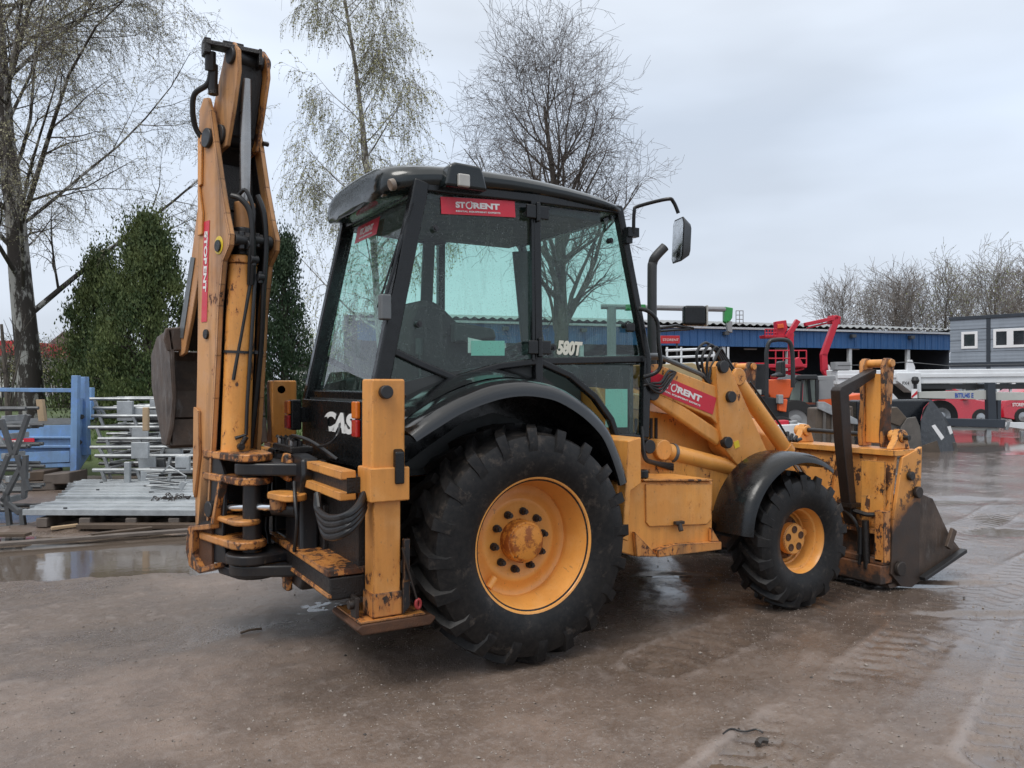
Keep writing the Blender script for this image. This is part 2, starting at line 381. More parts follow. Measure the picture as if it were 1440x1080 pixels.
def hubmat():
    m = NM('tan_hub'); f = m.noise(13, 7, .75)
    c = m.mix(m.step(f, .47, .56), (.66, .26, .04), (.30, .085, .016)); c = m.mix(m.step(m.noise(30, 5, .7), .60, .66), c, (.09, .035, .015))
    m.set(col=c, rough=.55, normal=m.bump(f, .4, .004))
hubmat()
rear_wheel(-1); rear_wheel(1)
FX, FZ = 2.162, .470
def front_wheel(side):
    s = side; c = (FX, 0, FZ); ax = (0, s, 0)
    g = G(); g.lathe([(.232, 1.09), (.246, 1.106), (.252, 1.117), (.246, 1.125), (.236, 1.12), (.226, 1.10), (.218, 1.075), (.214, 1.06), (.200, 1.055), (.195, 1.04), (.190, .99), (.187, .975), (.178, .97), (.174, .95), (.160, .94), (.15, .925), (.10, .925)], c, ax, 64)
    g.lathe([(.232, 1.09), (.21, .98), (.21, .86), (.245, .83)], c, ax, 48)
    r = g.build('front_wheel', 'tan_clean', BL, smooth=40)
    tyre(G(), FX, FZ, 1.15 * s, .84 * s, .424, .467, .243, 17, 1).build('tyre', 'tyre_rubber', r, smooth=30)
    h = G(); h.lathe([(.152, .925), (.150, .965), (.135, .975), (.118, .98), (.112, 1.0), (.0005, 1.0)], c, ax, 32); h.build('hub', 'brown_hub', r)
    h = G(); h.lathe([(.108, .99), (.108, 1.045), (.102, 1.052), (.0005, 1.052)], c, ax, 32)
    h.build('hub_cover', 'tan_worn', r)
    for k in range(5):
        a = math.radians(72 * k + 20); x, z = FX + .066 * math.cos(a), FZ + .066 * math.sin(a)
        q = G(); q.lathe([(.026, 1.050), (.026, 1.056), (.020, 1.057), (.017, 1.053), (.0005, 1.053)], (x, 0, z), ax, 14); q.build('cover_bolt', 'brown_hub', r)
    for k in range(8):
        a = math.radians(45 * k + 10); x, z = FX + .122 * math.cos(a), FZ + .122 * math.sin(a)
        q = G(); q.cyl((x, .955 * s, z), (x, .985 * s, z), .013, 6); q.build('wheel_nut', 'bolt_steel', r)
    q = G(); q.tube([(FX + .165, .94 * s, FZ + .03), (FX + .15, 1.0 * s, FZ + .02)], .03, 14); q.build('valve_guard', 'tan_clean', r)
front_wheel(-1); front_wheel(1)

# ---- chassis
g = G()
for s in (-1, 1): g.bb(-.95, 2.75, .30 * s, .40 * s, .58, .86)
g.bb(-.9, .5, -.40, .40, .50, .70); g.cyl((0, -.70, .6625), (0, .70, .6625), .15, 20); g.bb(-.22, .22, -.3, .3, .45, .9)
g.bb(1.2, 2.2, -.30, .30, .42, .62)
g.build('chassis', 'dark_grease', BL, bev=.01)
g = G(); g.cyl((FX, -.86, FZ), (FX, .86, FZ), .085, 16); g.bb(FX - .14, FX + .14, -.18, .18, FZ - .14, FZ + .14); g.cyl((FX, -.93, FZ), (FX, -.80, FZ), .14, 18); g.cyl((FX, .80, FZ), (FX, .93, FZ), .14, 18)
g.build('front_axle', 'dark_grease', BL, bev=.01)
# frame side skirt, tan, between cab and front wheel
g = G(); g.prism([(x, -.60, z) for x, z in ((.60, 1.20), (.62, .60), (1.6, .60), (2.62, .72), (2.62, .98), (1.75, 1.02))], (0, .06, 0)); g.build('frame_plate', 'tan_worn', BL, bev=.006)
g = G(); g.prism([(x, .54, z) for x, z in ((.60, 1.20), (.62, .60), (1.6, .60), (2.62, .72), (2.62, .98), (1.75, 1.02))], (0, .06, 0)); g.build('frame_plate', 'tan_worn', BL, bev=.006)
g = G(); g.prism([(.40, -1.10, 1.0), (.80, -1.10, 1.0), (.86, -1.10, 1.20), (.66, -1.10, 1.20)], (0, .5, 0))
# hood
def section(x, hw, z0, z1): return [(x, -hw, z0), (x, -hw, z1 - .12), (x, -hw + .10, z1), (x, hw - .10, z1), (x, hw, z1 - .12), (x, hw, z0)]
g = G(); a = section(.98, .46, .86, 1.52); b = section(1.9, .44, .86, 1.40); c = section(2.72, .40, .78, 1.24)
vs = a + b + c; g.add(vs, [(i * 6 + j, i * 6 + (j + 1) % 6, (i + 1) * 6 + (j + 1) % 6, (i + 1) * 6 + j) for i in range(2) for j in range(6)] + [(5, 4, 3, 2, 1, 0), (12, 13, 14, 15, 16, 17)])
h = g.build('hood', 'tan_paint', BL, bev=.02, recalc=True)
for k in range(7):
    q = G(); q.bb(1.15 + k * .045, 1.17 + k * .045, -.466, -.456, 1.0, 1.3); q.build('vent_slot', 'dark_grease', h, smooth=0)
g = G(); g.bb(2.72, 2.80, -.38, .38, .62, 1.15); g.build('grille', 'black_plastic', BL, bev=.02)

# ---- toolbox / step, near side
g = G()
g.prism([on(868, 680, y=-1.0), on(892, 677, y=-1.0), on(1003, 677, y=-1.0), on(1002, 742, y=-1.0), on(1012, 768, y=-1.0), on(925, 783, y=-1.0), on(895, 783, y=-1.0), on(868, 776, y=-1.0)], (0, .42, 0))
tb = g.build('toolbox', 'tan_worn', BL, bev=.012)
g = G(); g.prism([on(908, 681, y=-1.012), on(1002, 680, y=-1.012), on(1001, 731, y=-1.012), on(994, 738, y=-1.012), on(914, 741, y=-1.012), on(909, 735, y=-1.012)], (0, .012, 0)); g.build('lid', 'tan_paint', tb, bev=.006)
g = G(); g.prism([on(905, 677, y=-1.02), on(1003, 677, y=-1.02), on(1003, 674, y=-1.02), on(905, 674, y=-1.02)], (0, .40, 0)); g.build('lid_top', 'tan_worn', tb, bev=.004)
g = G(); p = on(955, 735, y=-1.03); g.box(p, (.07, .03, .02)); g.cyl(p + V((0, .0, -.005)), p + V((0, -.02, -.05)), .016, 10); g.build('latch', 'bolt_steel', tb, bev=.003)
g = G(); g.prism([on(893, 748, y=-1.035), on(896, 783, y=-1.035), on(926, 783, y=-1.035)], (0, .03, 0)); g.prism([on(1001, 742, y=-1.035), on(1016, 768, y=-1.035), on(1001, 768, y=-1.035)], (0, .03, 0))
g.prism([on(925, 774, y=-1.05), on(950, 766, y=-1.05), on(1015, 762, y=-1.05), on(1015, 773, y=-1.05), on(926, 784, y=-1.05)], (0, .05, 0)); g.build('step_guard', 'tan_ruined', tb, bev=.004)
g = G(); p = on(902, 672, y=-.95); g.cyl(p, p + V((0, 0, .05)), .045, 20); g.build('filler_cap', 'black_plastic', tb, bev=.008)
g = G(); g.prism([(.655, -1.06, .62), (.70, -1.06, 1.20), (.80, -1.06, 1.22), (.80, -1.06, .94), (.72, -1.06, .90), (.70, -1.06, .60)], (0, .30, 0))
g.build('fender_support', 'tan_paint', BL, bev=.008)
# left-hand tank
g = G(); g.bb(.75, 1.5, .58, 1.0, .5, .93); g.build('fuel_tank', 'black_plastic', BL, bev=.03)
# ---- rear fenders
arch = [(-.73, 1.30), (-.68, 1.335), (-.62, 1.375), (-.481, 1.455), (-.33, 1.515), (-.20, 1.548), (-.052, 1.560), (.09, 1.545), (.20, 1.515), (.326, 1.452), (.43, 1.38), (.528, 1.285), (.60, 1.16), (.65, 1.04), (.672, .97)]
arch = [(p.x, p.z) for p in smoothpath([(x, 0, z) for x, z in arch], 3)]
for s in (-1, 1):
    n = len(arch); g = G(); rows = []
    prof = [(.60, .012), (.80, .018), (1.00, .012), (1.075, .0), (1.105, -.018), (1.12, -.045), (1.122, -.085), (1.10, -.085), (1.085, -.045), (1.05, -.025), (.60, -.02)]
    for i, (x, z) in enumerate(arch):
        a = arch[max(0, i - 1)]; b = arch[min(n - 1, i + 1)]; t = V((b[0] - a[0], 0, b[1] - a[1])).normalized(); nn = V((-t.z, 0, t.x))
        k = .7 + .3 * min(1, i / (n * .30)) 
        rows.append([V((x, y * s, z)) + nn * (d * (k if d < -.03 else 1)) for y, d in prof])
    m = len(prof); vs = [p for r in rows for p in r]
    fs = [(i * m + j, i * m + (j + 1) % m, (i + 1) * m + (j + 1) % m, (i + 1) * m + j) for i in range(n - 1) for j in range(m)] + [tuple(range(m)), tuple(range((n - 1) * m, n * m))[::-1]]
    f = g.add(vs, fs).build('rear_fender', 'fender_gloss', BL, recalc=True, smooth=50)
    q = G(); low = [(.60, .80), (.48, .80), (.45, 1.02), (.36, 1.18), (.2, 1.32), (0, 1.37), (-.2, 1.32), (-.4, 1.2), (-.62, 1.06), (-.73, 1.05)]
    q.prism([(x, .66 * s, z) for x, z in arch] + [(x, .66 * s, z) for x, z in low], (0, -.03 * s, 0)); q.build('inner_panel', 'black_plastic', f, smooth=0)
    # upper shoulder moulding joining fender and cab sill
    q = G(); sh = [(-.70, 1.40), (-.50, 1.50), (-.30, 1.575), (-.08, 1.625), (.14, 1.62), (.32, 1.56), (.46, 1.47), (.56, 1.36), (.64, 1.20)]
    sh = [(p.x, p.z) for p in smoothpath([(x, 0, z) for x, z in sh], 3)]
    lo = [(x, z) for x, z in arch if -.75 < x < .63]
    N_ = 22; A = []; B = []
    def lerp(L_, t):
        f_ = t * (len(L_) - 1); i = min(int(f_), len(L_) - 2); f_ -= i; return (L_[i][0] * (1 - f_) + L_[i + 1][0] * f_, L_[i][1] * (1 - f_) + L_[i + 1][1] * f_)
    for i in range(N_ + 1):
        t = i / N_; a = lerp(sh, t); b = lerp(lo, t)
        for k_ in range(6):
            u_ = k_ / 5; y = .655 + (.93 - .655) * u_; z = a[1] + (b[1] + .02 - a[1]) * (u_ ** 1.6); x = a[0] + (b[0] - a[0]) * u_
            A.append(V((x, y * s, z)))
    q.add(A, [(i * 6 + j, i * 6 + j + 1, (i + 1) * 6 + j + 1, (i + 1) * 6 + j) for i in range(N_) for j in range(5)]); q.build('moulding', 'fender_gloss', f, smooth=60)
# ---- black rear body below the cab, with what is left of the maker's letters
g = G(); g.bb(-.80, -.74, -.62, .56, 1.07, 1.44); g.bb(-.78, -.60, .40, .60, 1.05, 1.42); g.prism([(-.80, -.62, 1.07), (-.80, -.62, 1.43), (-.80, -1.10, 1.20), (-.80, -1.10, 1.04)], (.05, 0, 0))
rb = g.build('rear_body_panel', 'black_plastic', BL, bev=.008)
p = on(455, 603, x=-.803)
text('CAS', 'maker_lettering', 'white_print', rb, p, (0, -1, 0), (0, 0, 1), .105, bold=.008, shear=.25, width=abs(on(500, 600, x=-.803).y - p.y))
g = G(); q_ = on(470, 590, x=-.806); g.prism([on(449, 600, x=-.807), on(462, 606, x=-.807), on(460, 586, x=-.807), on(449, 588, x=-.807)], (-.002, 0, 0)); g.build('scuff_patch', 'black_plastic', rb, smooth=0)
for p, q2 in ((on(514, 563, x=-.86), 0), (on(428, 562, x=-.80), 1)):
    g = G(); g.bb(-.90, -.83, p.y - .045, p.y + .045, p.z - .20, p.z); lg = g.build('tail_light', 'black_plastic', BL, bev=.01)
    g = G(); g.bb(-.925, -.90, p.y - .04, p.y + .04, p.z - .19, p.z - .10); g.build('red_lens', 'red_lens', lg, bev=.008)
    g = G(); g.bb(-.925, -.90, p.y - .04, p.y + .04, p.z - .095, p.z - .005); g.build('orange_lens', 'orange_lens', lg, bev=.008)
    g = G(); g.bb(-.84, -.78, p.y - .02, p.y + .02, p.z - .15, p.z - .05); g.build('lamp_bracket', 'black_plastic', lg)

# ================= cab
def sideY(x, z):                                   # half width of the cab at a point of its side
    k = (2.66 - z) / 1.2                           # 0 at the roof, 1 at the sill
    b = .62 + .07 * min(1, max(0, (x + .7) / .95)) if x < .25 else .69 - .05 * (x - .25) / .75
    return b + .03 * max(-.2, k) - .02
def onside(u, v, s=-1):
    p = on(u, v, y=-.66)
    for _ in range(6): p = on(u, v, y=-sideY(p.x, p.z))
    return V((p.x, p.y * -s * 1.0 if s > 0 else p.y, p.z))
def S(x, z, s): return V((x, sideY(x, z) * s, z))
Crear_b = onside(541, 505); Crear_t = onside(590, 262)
Bb = onside(756, 508); Bt = onside(752, 280); Ab = onside(905, 612); Am = onside(908, 505); At = onside(869, 296)
print('cab pts', [tuple(round(c, 2) for c in p) for p in (Crear_b, Crear_t, Bb, Bt, Ab, Am, At)])
cb = G()
for s in (-1, 1):
    def P(p): return V((p.x, -p.y * s * 1.0 if s > 0 else p.y, p.z)) if s > 0 else p
    m_ = lambda p: V((p.x, abs(p.y) * s, p.z))
    low = m_(onside(530, 562)); 
    cb.beam(low, m_(Crear_t), .095, .07, (0, 1, 0), .03)                                     # rear pillar
    cb.beam(m_(Bb) + V((0, 0, -.15)), m_(Bt), .055, .06, (0, 1, 0), .03)                      # door pillar
    cb.beam(m_(Ab), m_(Am), .06, .06, (0, 1, 0), .02); cb.beam(m_(Am), m_(At), .055, .06, (0, 1, 0), .02)
    cb.beam(m_(Crear_t), m_(Bt), .06, .06, (0, 1, 0), .02); cb.beam(m_(Bt), m_(At), .06, .06, (0, 1, 0), .02)
    cb.beam(m_(Bb), m_(Am), .05, .045, (0, 1, 0), .0)                                         # belt under the door glass
    sill = [m_(onside(u, v)) for u, v in ((548, 492), (590, 512), (640, 533), (700, 515), (756, 508))]
    for a, b in zip(sill, sill[1:]): cb.beam(a, b, .045, .05, (0, 1, 0), .01)
    low2 = [m_(onside(u, v)) for u, v in ((640, 533), (600, 556), (560, 575), (530, 590))]
    for a, b in zip(low2, low2[1:]): cb.beam(a, b, .045, .05, (0, 1, 0), .01)
    low3 = [m_(onside(u, v)) for u, v in ((756, 508), (800, 528), (835, 558), (858, 590), (866, 614), (905, 616))]
    for a, b in zip(low3, low3[1:]): cb.beam(a, b, .045, .05, (0, 1, 0), .01)
# rear and front cross members
cb.beam((-.70, -.60, 1.47), (-.70, .60, 1.47), .06, .06); cb.beam((Crear_t.x, -.62, 2.66), (Crear_t.x, .62, 2.66), .07, .07)
cb.beam((At.x, -.62, 2.66), (At.x, .62, 2.66), .06, .06); cb.beam((Ab.x, -.62, 1.18), (Ab.x, .62, 1.18), .06, .06)
cab = cb.build('cab_frame', 'cab_black', BL, bev=.012) if 'cab_black' in M else cb.build('cab_frame', 'black_plastic', BL, bev=.012)
# lower cab walls, floor
g = G(); g.bb(-.70, 1.06, -.62, .62, 1.02, 1.08); g.bb(-.74, -.70, -.58, .58, 1.05, 1.45)
for s in (-1, 1):
    g.prism([(-.70, .63 * s, 1.06), (-.70, .63 * s, 1.52), (-.35, .66 * s, 1.60), (.05, .67 * s, 1.66), (.24, .67 * s, 1.66), (.42, .67 * s, 1.54), (.60, .66 * s, 1.36), (.66, .655 * s, 1.06)], (0, -.03 * s, 0))
g.bb(1.08, 1.11, -.60, .60, 1.06, 1.72); g.build('cab_floor', 'dark_interior', cab, smooth=0)
# panes: near side, far side, rear, front
def pane(pts, name, mat, label=None, par=None): return G().add(pts, [tuple(range(len(pts)))]).build(name, mat, par or cab, smooth=0, label=label)
for s in (-1, 1):
    mm = lambda L_: [V((p.x, abs(p.y) * s, p.z)) for p in L_]
    gm = 'cab_glass' if s < 0 else 'far_glass'
    pane(mm([onside(u, v) for u, v in ((549, 492), (594, 268), (750, 280), (752, 510), (700, 517), (640, 532))]), 'side_window', gm)
    pane(mm([onside(u, v) for u, v in ((536, 545), (546, 494), (636, 532), (600, 556), (560, 574))]), 'corner_window', gm)
    pane(mm([onside(u, v) for u, v in ((758, 510), (756, 285), (864, 300), (903, 512))]), 'door_window', gm)
    pane(mm([onside(u, v) for u, v in ((770, 513), (903, 514), (903, 613), (866, 612), (856, 588), (833, 558), (800, 528))]), 'door_lower_window', gm)
pane([(-.70, -.56, 1.49), (-.70, .56, 1.49), (Crear_t.x - .01, .60, 2.63), (Crear_t.x - .01, -.60, 2.63)], 'rear_window', 'rear_glass')
pane([(Ab.x, -.58, 1.2), (Ab.x, .58, 1.2), (Am.x + .02, .58, 1.75), (At.x, .58, 2.64), (At.x, -.58, 2.64), (Am.x + .02, -.58, 1.75)][0:6], 'windscreen', 'screen_glass')
# door split frame lines, hinges, handle knobs
g = G(); a, b = onside(746, 282), onside(748, 508); g.beam(a + V((0, -.012, 0)), b + V((0, -.012, 0)), .02, .03, (0, 1, 0)); g.build('door_seal', 'black_plastic', cab, bev=.004)
for (u, v) in ((751, 300), (754, 489)):
    p = onside(u, v) + V((0, -.04, 0)); g = G(); g.box(p + V((-.045, 0, 0)), (.07, .02, .085)); g.box(p + V((.045, 0, 0)), (.07, .02, .085)); g.cyl(p + V((0, -.008, -.06)), p + V((0, -.008, .06)), .014, 12)
    hg = g.build('hinge', 'black_plastic', cab, bev=.008)
for (u, v) in ((739, 302), (764, 303), (747, 489), (776, 489), (610, 322), (587, 456), (877, 458), (856, 339)):
    p = onside(u, v); g = G(); g.cyl(p + V((0, .005, 0)), p + V((0, -.028, 0)), .018, 16); g.cyl(p + V((0, -.026, 0)), p + V((0, -.036, 0)), .010, 10); g.build('glass_bolt', 'steel_dark', cab)
g = G(); p = onside(882, 461); g.box(p + V((0, -.03, 0)), (.07, .03, .06)); g.build('door_lock', 'black_plastic', cab, bev=.012)
# stickers
a = onside(620, 301) + V((0, -.006, 0)); b = onside(724, 306) + V((0, -.006, 0)); t = onside(620, 277) + V((0, -.006, 0))
storent(BL, a, b - a, t - a, (b - a).length, (t - a).length)
a = on(516, 321, x=Crear_t.x - .05); b = on(560, 297, x=Crear_t.x - .05)
g0 = Crear_t.x - .022
a = V((-.515, .31, 2.475)); storent(BL, a, (0, -1, 0), (.2, 0, .98), .40, .115)
text('580T', 'model_lettering', 'cream_print', cab, onside(782, 497) + V((0, -.006, 0)), onside(830, 500) - onside(782, 497), (0, 0, 1), .078, bold=.006, shear=.2, width=.205)
for (u0, v0, u1, v1) in ((664, 479, 711, 500), (853, 547, 884, 601)):
    a = onside(u0, v1) + V((0, .012, 0)); b = onside(u1, v1) + V((0, .012, 0)); t = onside(u0, v0) + V((0, .012, 0)); c = onside(u1, v0) + V((0, .012, 0))
    G().prism([a, b, c, t], (0, .002, 0)).build('window_sticker', 'label_teal', cab, smooth=0)
a = onside(660, 496) + V((0, .016, 0)); G().prism([a, a + V((.12, 0, 0)), a + V((.12, 0, .07)), a + V((0, 0, .09))], (0, .002, 0)).build('torn_sticker', 'white_print', cab, smooth=0)
# roof: lofted along x
rx = [(-.655, .46, 2.63, 2.775), (-.64, .53, 2.625, 2.81), (-.56, .605, 2.635, 2.825), (-.42, .665, 2.655, 2.83), (-.1, .71, 2.69, 2.835), (.3, .715, 2.69, 2.825), (.7, .70, 2.675, 2.79), (.92, .68, 2.66, 2.745), (1.02, .62, 2.66, 2.71), (1.06, .52, 2.665, 2.69)]
g = G(); rows = []
for x, hw, z0, z1 in rx:
    e = z1 - z0; pr = [(-hw + .03, z0 - .02), (-hw, z0 + e * .12), (-hw - .012, z0 + e * .45), (-hw + .03, z0 + e * .78), (-hw + .14, z1 - e * .04), (-hw * .4, z1 + .004), (0, z1 + .008)]
    pr = pr + [(-y, z) for y, z in pr[-2::-1]]; rows.append([V((x, y, z)) for y, z in pr])
m = len(rows[0]); k = len(rows)
fs = [(i * m + j, i * m + (j + 1) % m, (i + 1) * m + (j + 1) % m, (i + 1) * m + j) for i in range(k - 1) for j in range(m)] + [tuple(range(m)), tuple(range((k - 1) * m, k * m))[::-1]]
roof = g.add([p for r in rows for p in r], fs).build('cab_roof', 'roof_black', BL, recalc=True, smooth=38)
md = roof.modifiers.new('s', 'SUBSURF'); md.levels = 1; md.render_levels = 1
g = G(); a = on(628, 268, y=-.735); b = on(690, 262, y=-.735)
xs = [on(u, 240, y=-.735).x for u in (632, 640, 676, 682)]
g.prism([(xs[0] - .03, -.745, 2.66), (xs[0], -.745, 2.785), (xs[1], -.745, 2.805), (xs[2], -.745, 2.80), (xs[3] - .01, -.745, 2.76), (xs[3] + .02, -.745, 2.66)], (0, .20, .0)); g.build('lamp_housing', 'roof_black', roof, bev=.02)
g = G(); p = on(652, 254, y=-.75); g.box(p, (.075, .03, .075)); g.build('work_lamp', 'lamp_lens', roof, bev=.01)
for u, v in ((535, 272), (548, 263)):
    p = on(u, v, x=-.635); g = G(); g.cyl(p + V((.03, 0, .02)), p + V((.0, 0, .01)), .034, 20); o = g.build('work_lamp', 'lamp_amber', roof, bev=.006)
p = on(488, 300, x=-.62); g = G(); g.cyl(p + V((.03, 0, .02)), p + V((-.02, 0, -.01)), .03, 16); g.build('work_lamp', 'black_plastic', roof, bev=.006)
# headliner so the cab is dark under the roof
g = G(); g.bb(-.45, .85, -.60, .60, 2.60, 2.66); g.build('headliner', 'dark_interior', cab, bev=.02)
# mirror on its arm
q = lambda u, v, y: on(u, v, y=y)
g = G(); pts = [q(891, 328, -.72), q(892, 297, -.74), q(898, 290, -.76), q(938, 280, -.93), q(947, 284, -.95), q(954, 300, -.96)]
g.tube(smoothpath(pts, 5), .012, 10); g.box(q(888, 327, -.70), (.09, .05, .06)); g.box(q(882, 336, -.68), (.05, .05, .06)); g.build('mirror_arm', 'black_plastic', BL, bev=.004)
fr = [q(945, 312, -.96), q(957, 302, -.96), q(969, 318, -.96), q(971, 345, -.96), q(964, 360, -.96), q(951, 372, -.96), q(946, 360, -.96)]
g = G(); c_ = sum(fr, V((0, 0, 0))) / len(fr); 
# housing: face looks back towards the driver (towards -x), built from a rectangle 0.16 x 0.30
fx = V((-.80, -.60, 0)).normalized(); fy = V((-.60, .80, 0)) * -1; fy = V((.60, -.80, 0)).normalized()
hsn = []
def oct_(c, ax, ay, w_, h_, ch): return [c + ax * (sx * w_) + ay * (sy * h_) for sx, sy in ((-1 + ch, -1), (1 - ch, -1), (1, -1 + ch), (1, 1 - ch), (1 - ch, 1), (-1 + ch, 1), (-1, 1 - ch), (-1, -1 + ch))]
mc = q(953, 338, -.94); ax_ = V((-.29, -.956, 0)).normalized(); ay_ = V((.06, 0, 1)).normalized(); nb = V((.956, -.29, 0)).normalized()
o1 = oct_(mc, ax_, ay_, .085, .145, .25); o2 = oct_(mc + nb * .07 , ax_, ay_, .05, .10, .3)
g.add(o1 + o2, [tuple(range(8)), tuple(range(8, 16))[::-1]] + [(i, (i + 1) % 8, 8 + (i + 1) % 8, 8 + i) for i in range(8)])
mh = g.build('mirror_housing', 'black_plastic', BL, bev=.006, recalc=True)
g = G(); g.add(oct_(mc - nb * .002, ax_, ay_, .075, .132, .25), [tuple(range(8))]); g.build('mirror_glass', 'chrome', mh, smooth=0)
# exhaust
g = G(); pts = [q(917, 560, -.40), q(917, 480, -.40), q(917, 385, -.40), q(918, 370, -.40), q(922, 361, -.42), q(935, 347, -.45)]
g.tube(smoothpath(pts, 5), .034, 16, cap=False); g.build('exhaust_pipe', 'exhaust_steel', BL, smooth=60)
# grab rail and front work lamp
g = G(); pts = [q(898, 434, -.68), q(912, 438, -.72), q(924, 452, -.74), q(926, 480, -.74), q(929, 512, -.74), q(922, 524, -.72), q(905, 530, -.68)]
g.tube(smoothpath(pts, 5), .014, 10); g.build('grab_rail', 'black_plastic', BL)
g = G(); g.tube([q(924, 462, -.74), q(950, 458, -.76), q(975, 462, -.78)], .010, 8); g.tube([q(926, 466, -.74), q(950, 464, -.76), q(970, 463, -.78)], .008, 8)
lb = g.build('lamp_bracket', 'black_plastic', BL)
p = q(976, 444, -.78); g = G(); ax2 = V((.9, -.43, 0)); n2 = V((.43, .9, 0)); g.box(p, (.155, .07, .135), (ax2, n2, V((0, 0, 1)))); g.build('front_lamp', 'black_plastic', BL, bev=.02)
g = G(); g.box(p + V((.02, -.036, .035)), (.04, .01, .05), (ax2, n2, V((0, 0, 1)))); g.build('lamp_label', 'lamp_lens', lb, bev=.002)
g = G(); g.box(p + ax2 * .082, (.012, .075, .14), (ax2, n2, V((0, 0, 1)))); g.build('lamp_glass', 'lamp_lens', lb, bev=.005)
# ---- cab interior
def pl(name, mat, parent, g, bev=.02): return g.build(name, mat, parent, bev=bev)
g = G(); prof = [(p.x + .02, p.z + .08) for p in [on(u, v, y=-.24) for u, v in ((580, 545), (574, 500), (572, 450), (585, 425), (604, 419), (622, 428), (648, 455), (690, 466), (722, 500), (722, 545))]]
seat = G().prism([(x - .02, -.24, z - .08) for x, z in prof], (0, .48, 0)).build('driver_seat', 'seat_fabric', BL, bev=.05, seg=3)
G().prism([on(u, v, y=-.34) for u, v in ((640, 452), (696, 462), (700, 477), (640, 482))], (0, .08, 0)).build('armrest', 'dark_interior', seat, bev=.02)
G().bb(-.45, .1, -.18, .18, 1.06, 1.5).build('seat_pedestal', 'dark_interior', seat, bev=.02)
g = G(); g.prism([(.62, -.22, 1.08), (.60, -.22, 1.62), (.78, -.22, 1.72), (.95, -.22, 1.66), (.98, -.22, 1.08)], (0, .44, 0)); g.build('console', 'dark_interior', BL, bev=.02)
G().bb(-.5, .2, .36, .56, 1.08, 1.58).build('side_console', 'dark_interior', BL, bev=.02)
G().bb(-.62, -.40, -.55, -.30, 1.06, 1.50).build('side_console', 'dark_interior', BL, bev=.02)
ring = [V((.53 + .17 * math.cos(a) * .85, .19 * math.sin(a), 1.76 + .17 * math.cos(a) * .5)) for a in [2 * math.pi * i / 28 for i in range(29)]]
g = G(); g.tube(ring, .014, 8, cap=False); g.beam((.53, -.18, 1.76), (.53, .18, 1.76), .02, .015); g.tube([(.53, 0, 1.76), (.72, 0, 1.50)], .03, 10); g.build('steering_wheel', 'dark_interior', BL)
for y, x in ((-.30, -.30), (.05, -.56), (.30, -.5), (.42, .05)):
    g = G(); g.tube([(x, y, 1.4), (x - .02, y, 1.75)], .01, 8); g.tube([(x - .02, y, 1.72), (x - .02, y, 1.82)], .022, 10); g.build('control_lever', 'dark_interior', BL)
# far side inner trim seen through the panes
g = G()
for a, b in (((612, 345), (725, 352)), ):
    pass
fy = .60; L4 = [on(612, 345, y=fy), on(718, 352, y=fy), on(733, 470, y=fy), on(610, 440, y=fy)]
g.prism([(-.52, fy, 2.62), (.30, fy, 2.62), (.30, fy, L4[1].z + .0), (L4[0].x, fy, L4[0].z)], (0, .02, 0))
g.beam(L4[0] + V((-.05, 0, .05)), V((L4[0].x - .10, fy, 1.5)), .09, .03, (0, 1, 0)); g.beam(L4[1] + V((.10, 0, 0)), L4[2] + V((.10, 0, -.2)), .16, .03, (0, 1, 0))
g.build('inner_trim', 'dark_interior', cab, bev=.005)
# rear wiper and hanging cable
g = G(); x_ = -.60
W = [(-.55, -.42, 2.60), (-.60, -.40, 2.35), (-.66, -.33, 2.0), (-.70, -.28, 1.80)]
W = [on(u, v, x=xx) for u, v, xx in ((580, 285, -.52), (566, 330, -.57), (552, 385, -.64), (536, 440, -.70))]
g.tube(W, .008, 6); g.tube([W[0] + V((0, .05, 0)), W[1] + V((0, .03, 0)), W[3] + V((-.02, .0, .03))], .006, 6); g.beam(W[1], W[3], .012, .03, (0, 1, 0))
wp = g.build('rear_wiper', 'black_plastic', BL)
p = on(541, 432, x=-.70); g = G(); g.box(p, (.06, .06, .14)); g.build('wiper_motor', 'pipe_grey', wp, bev=.01)
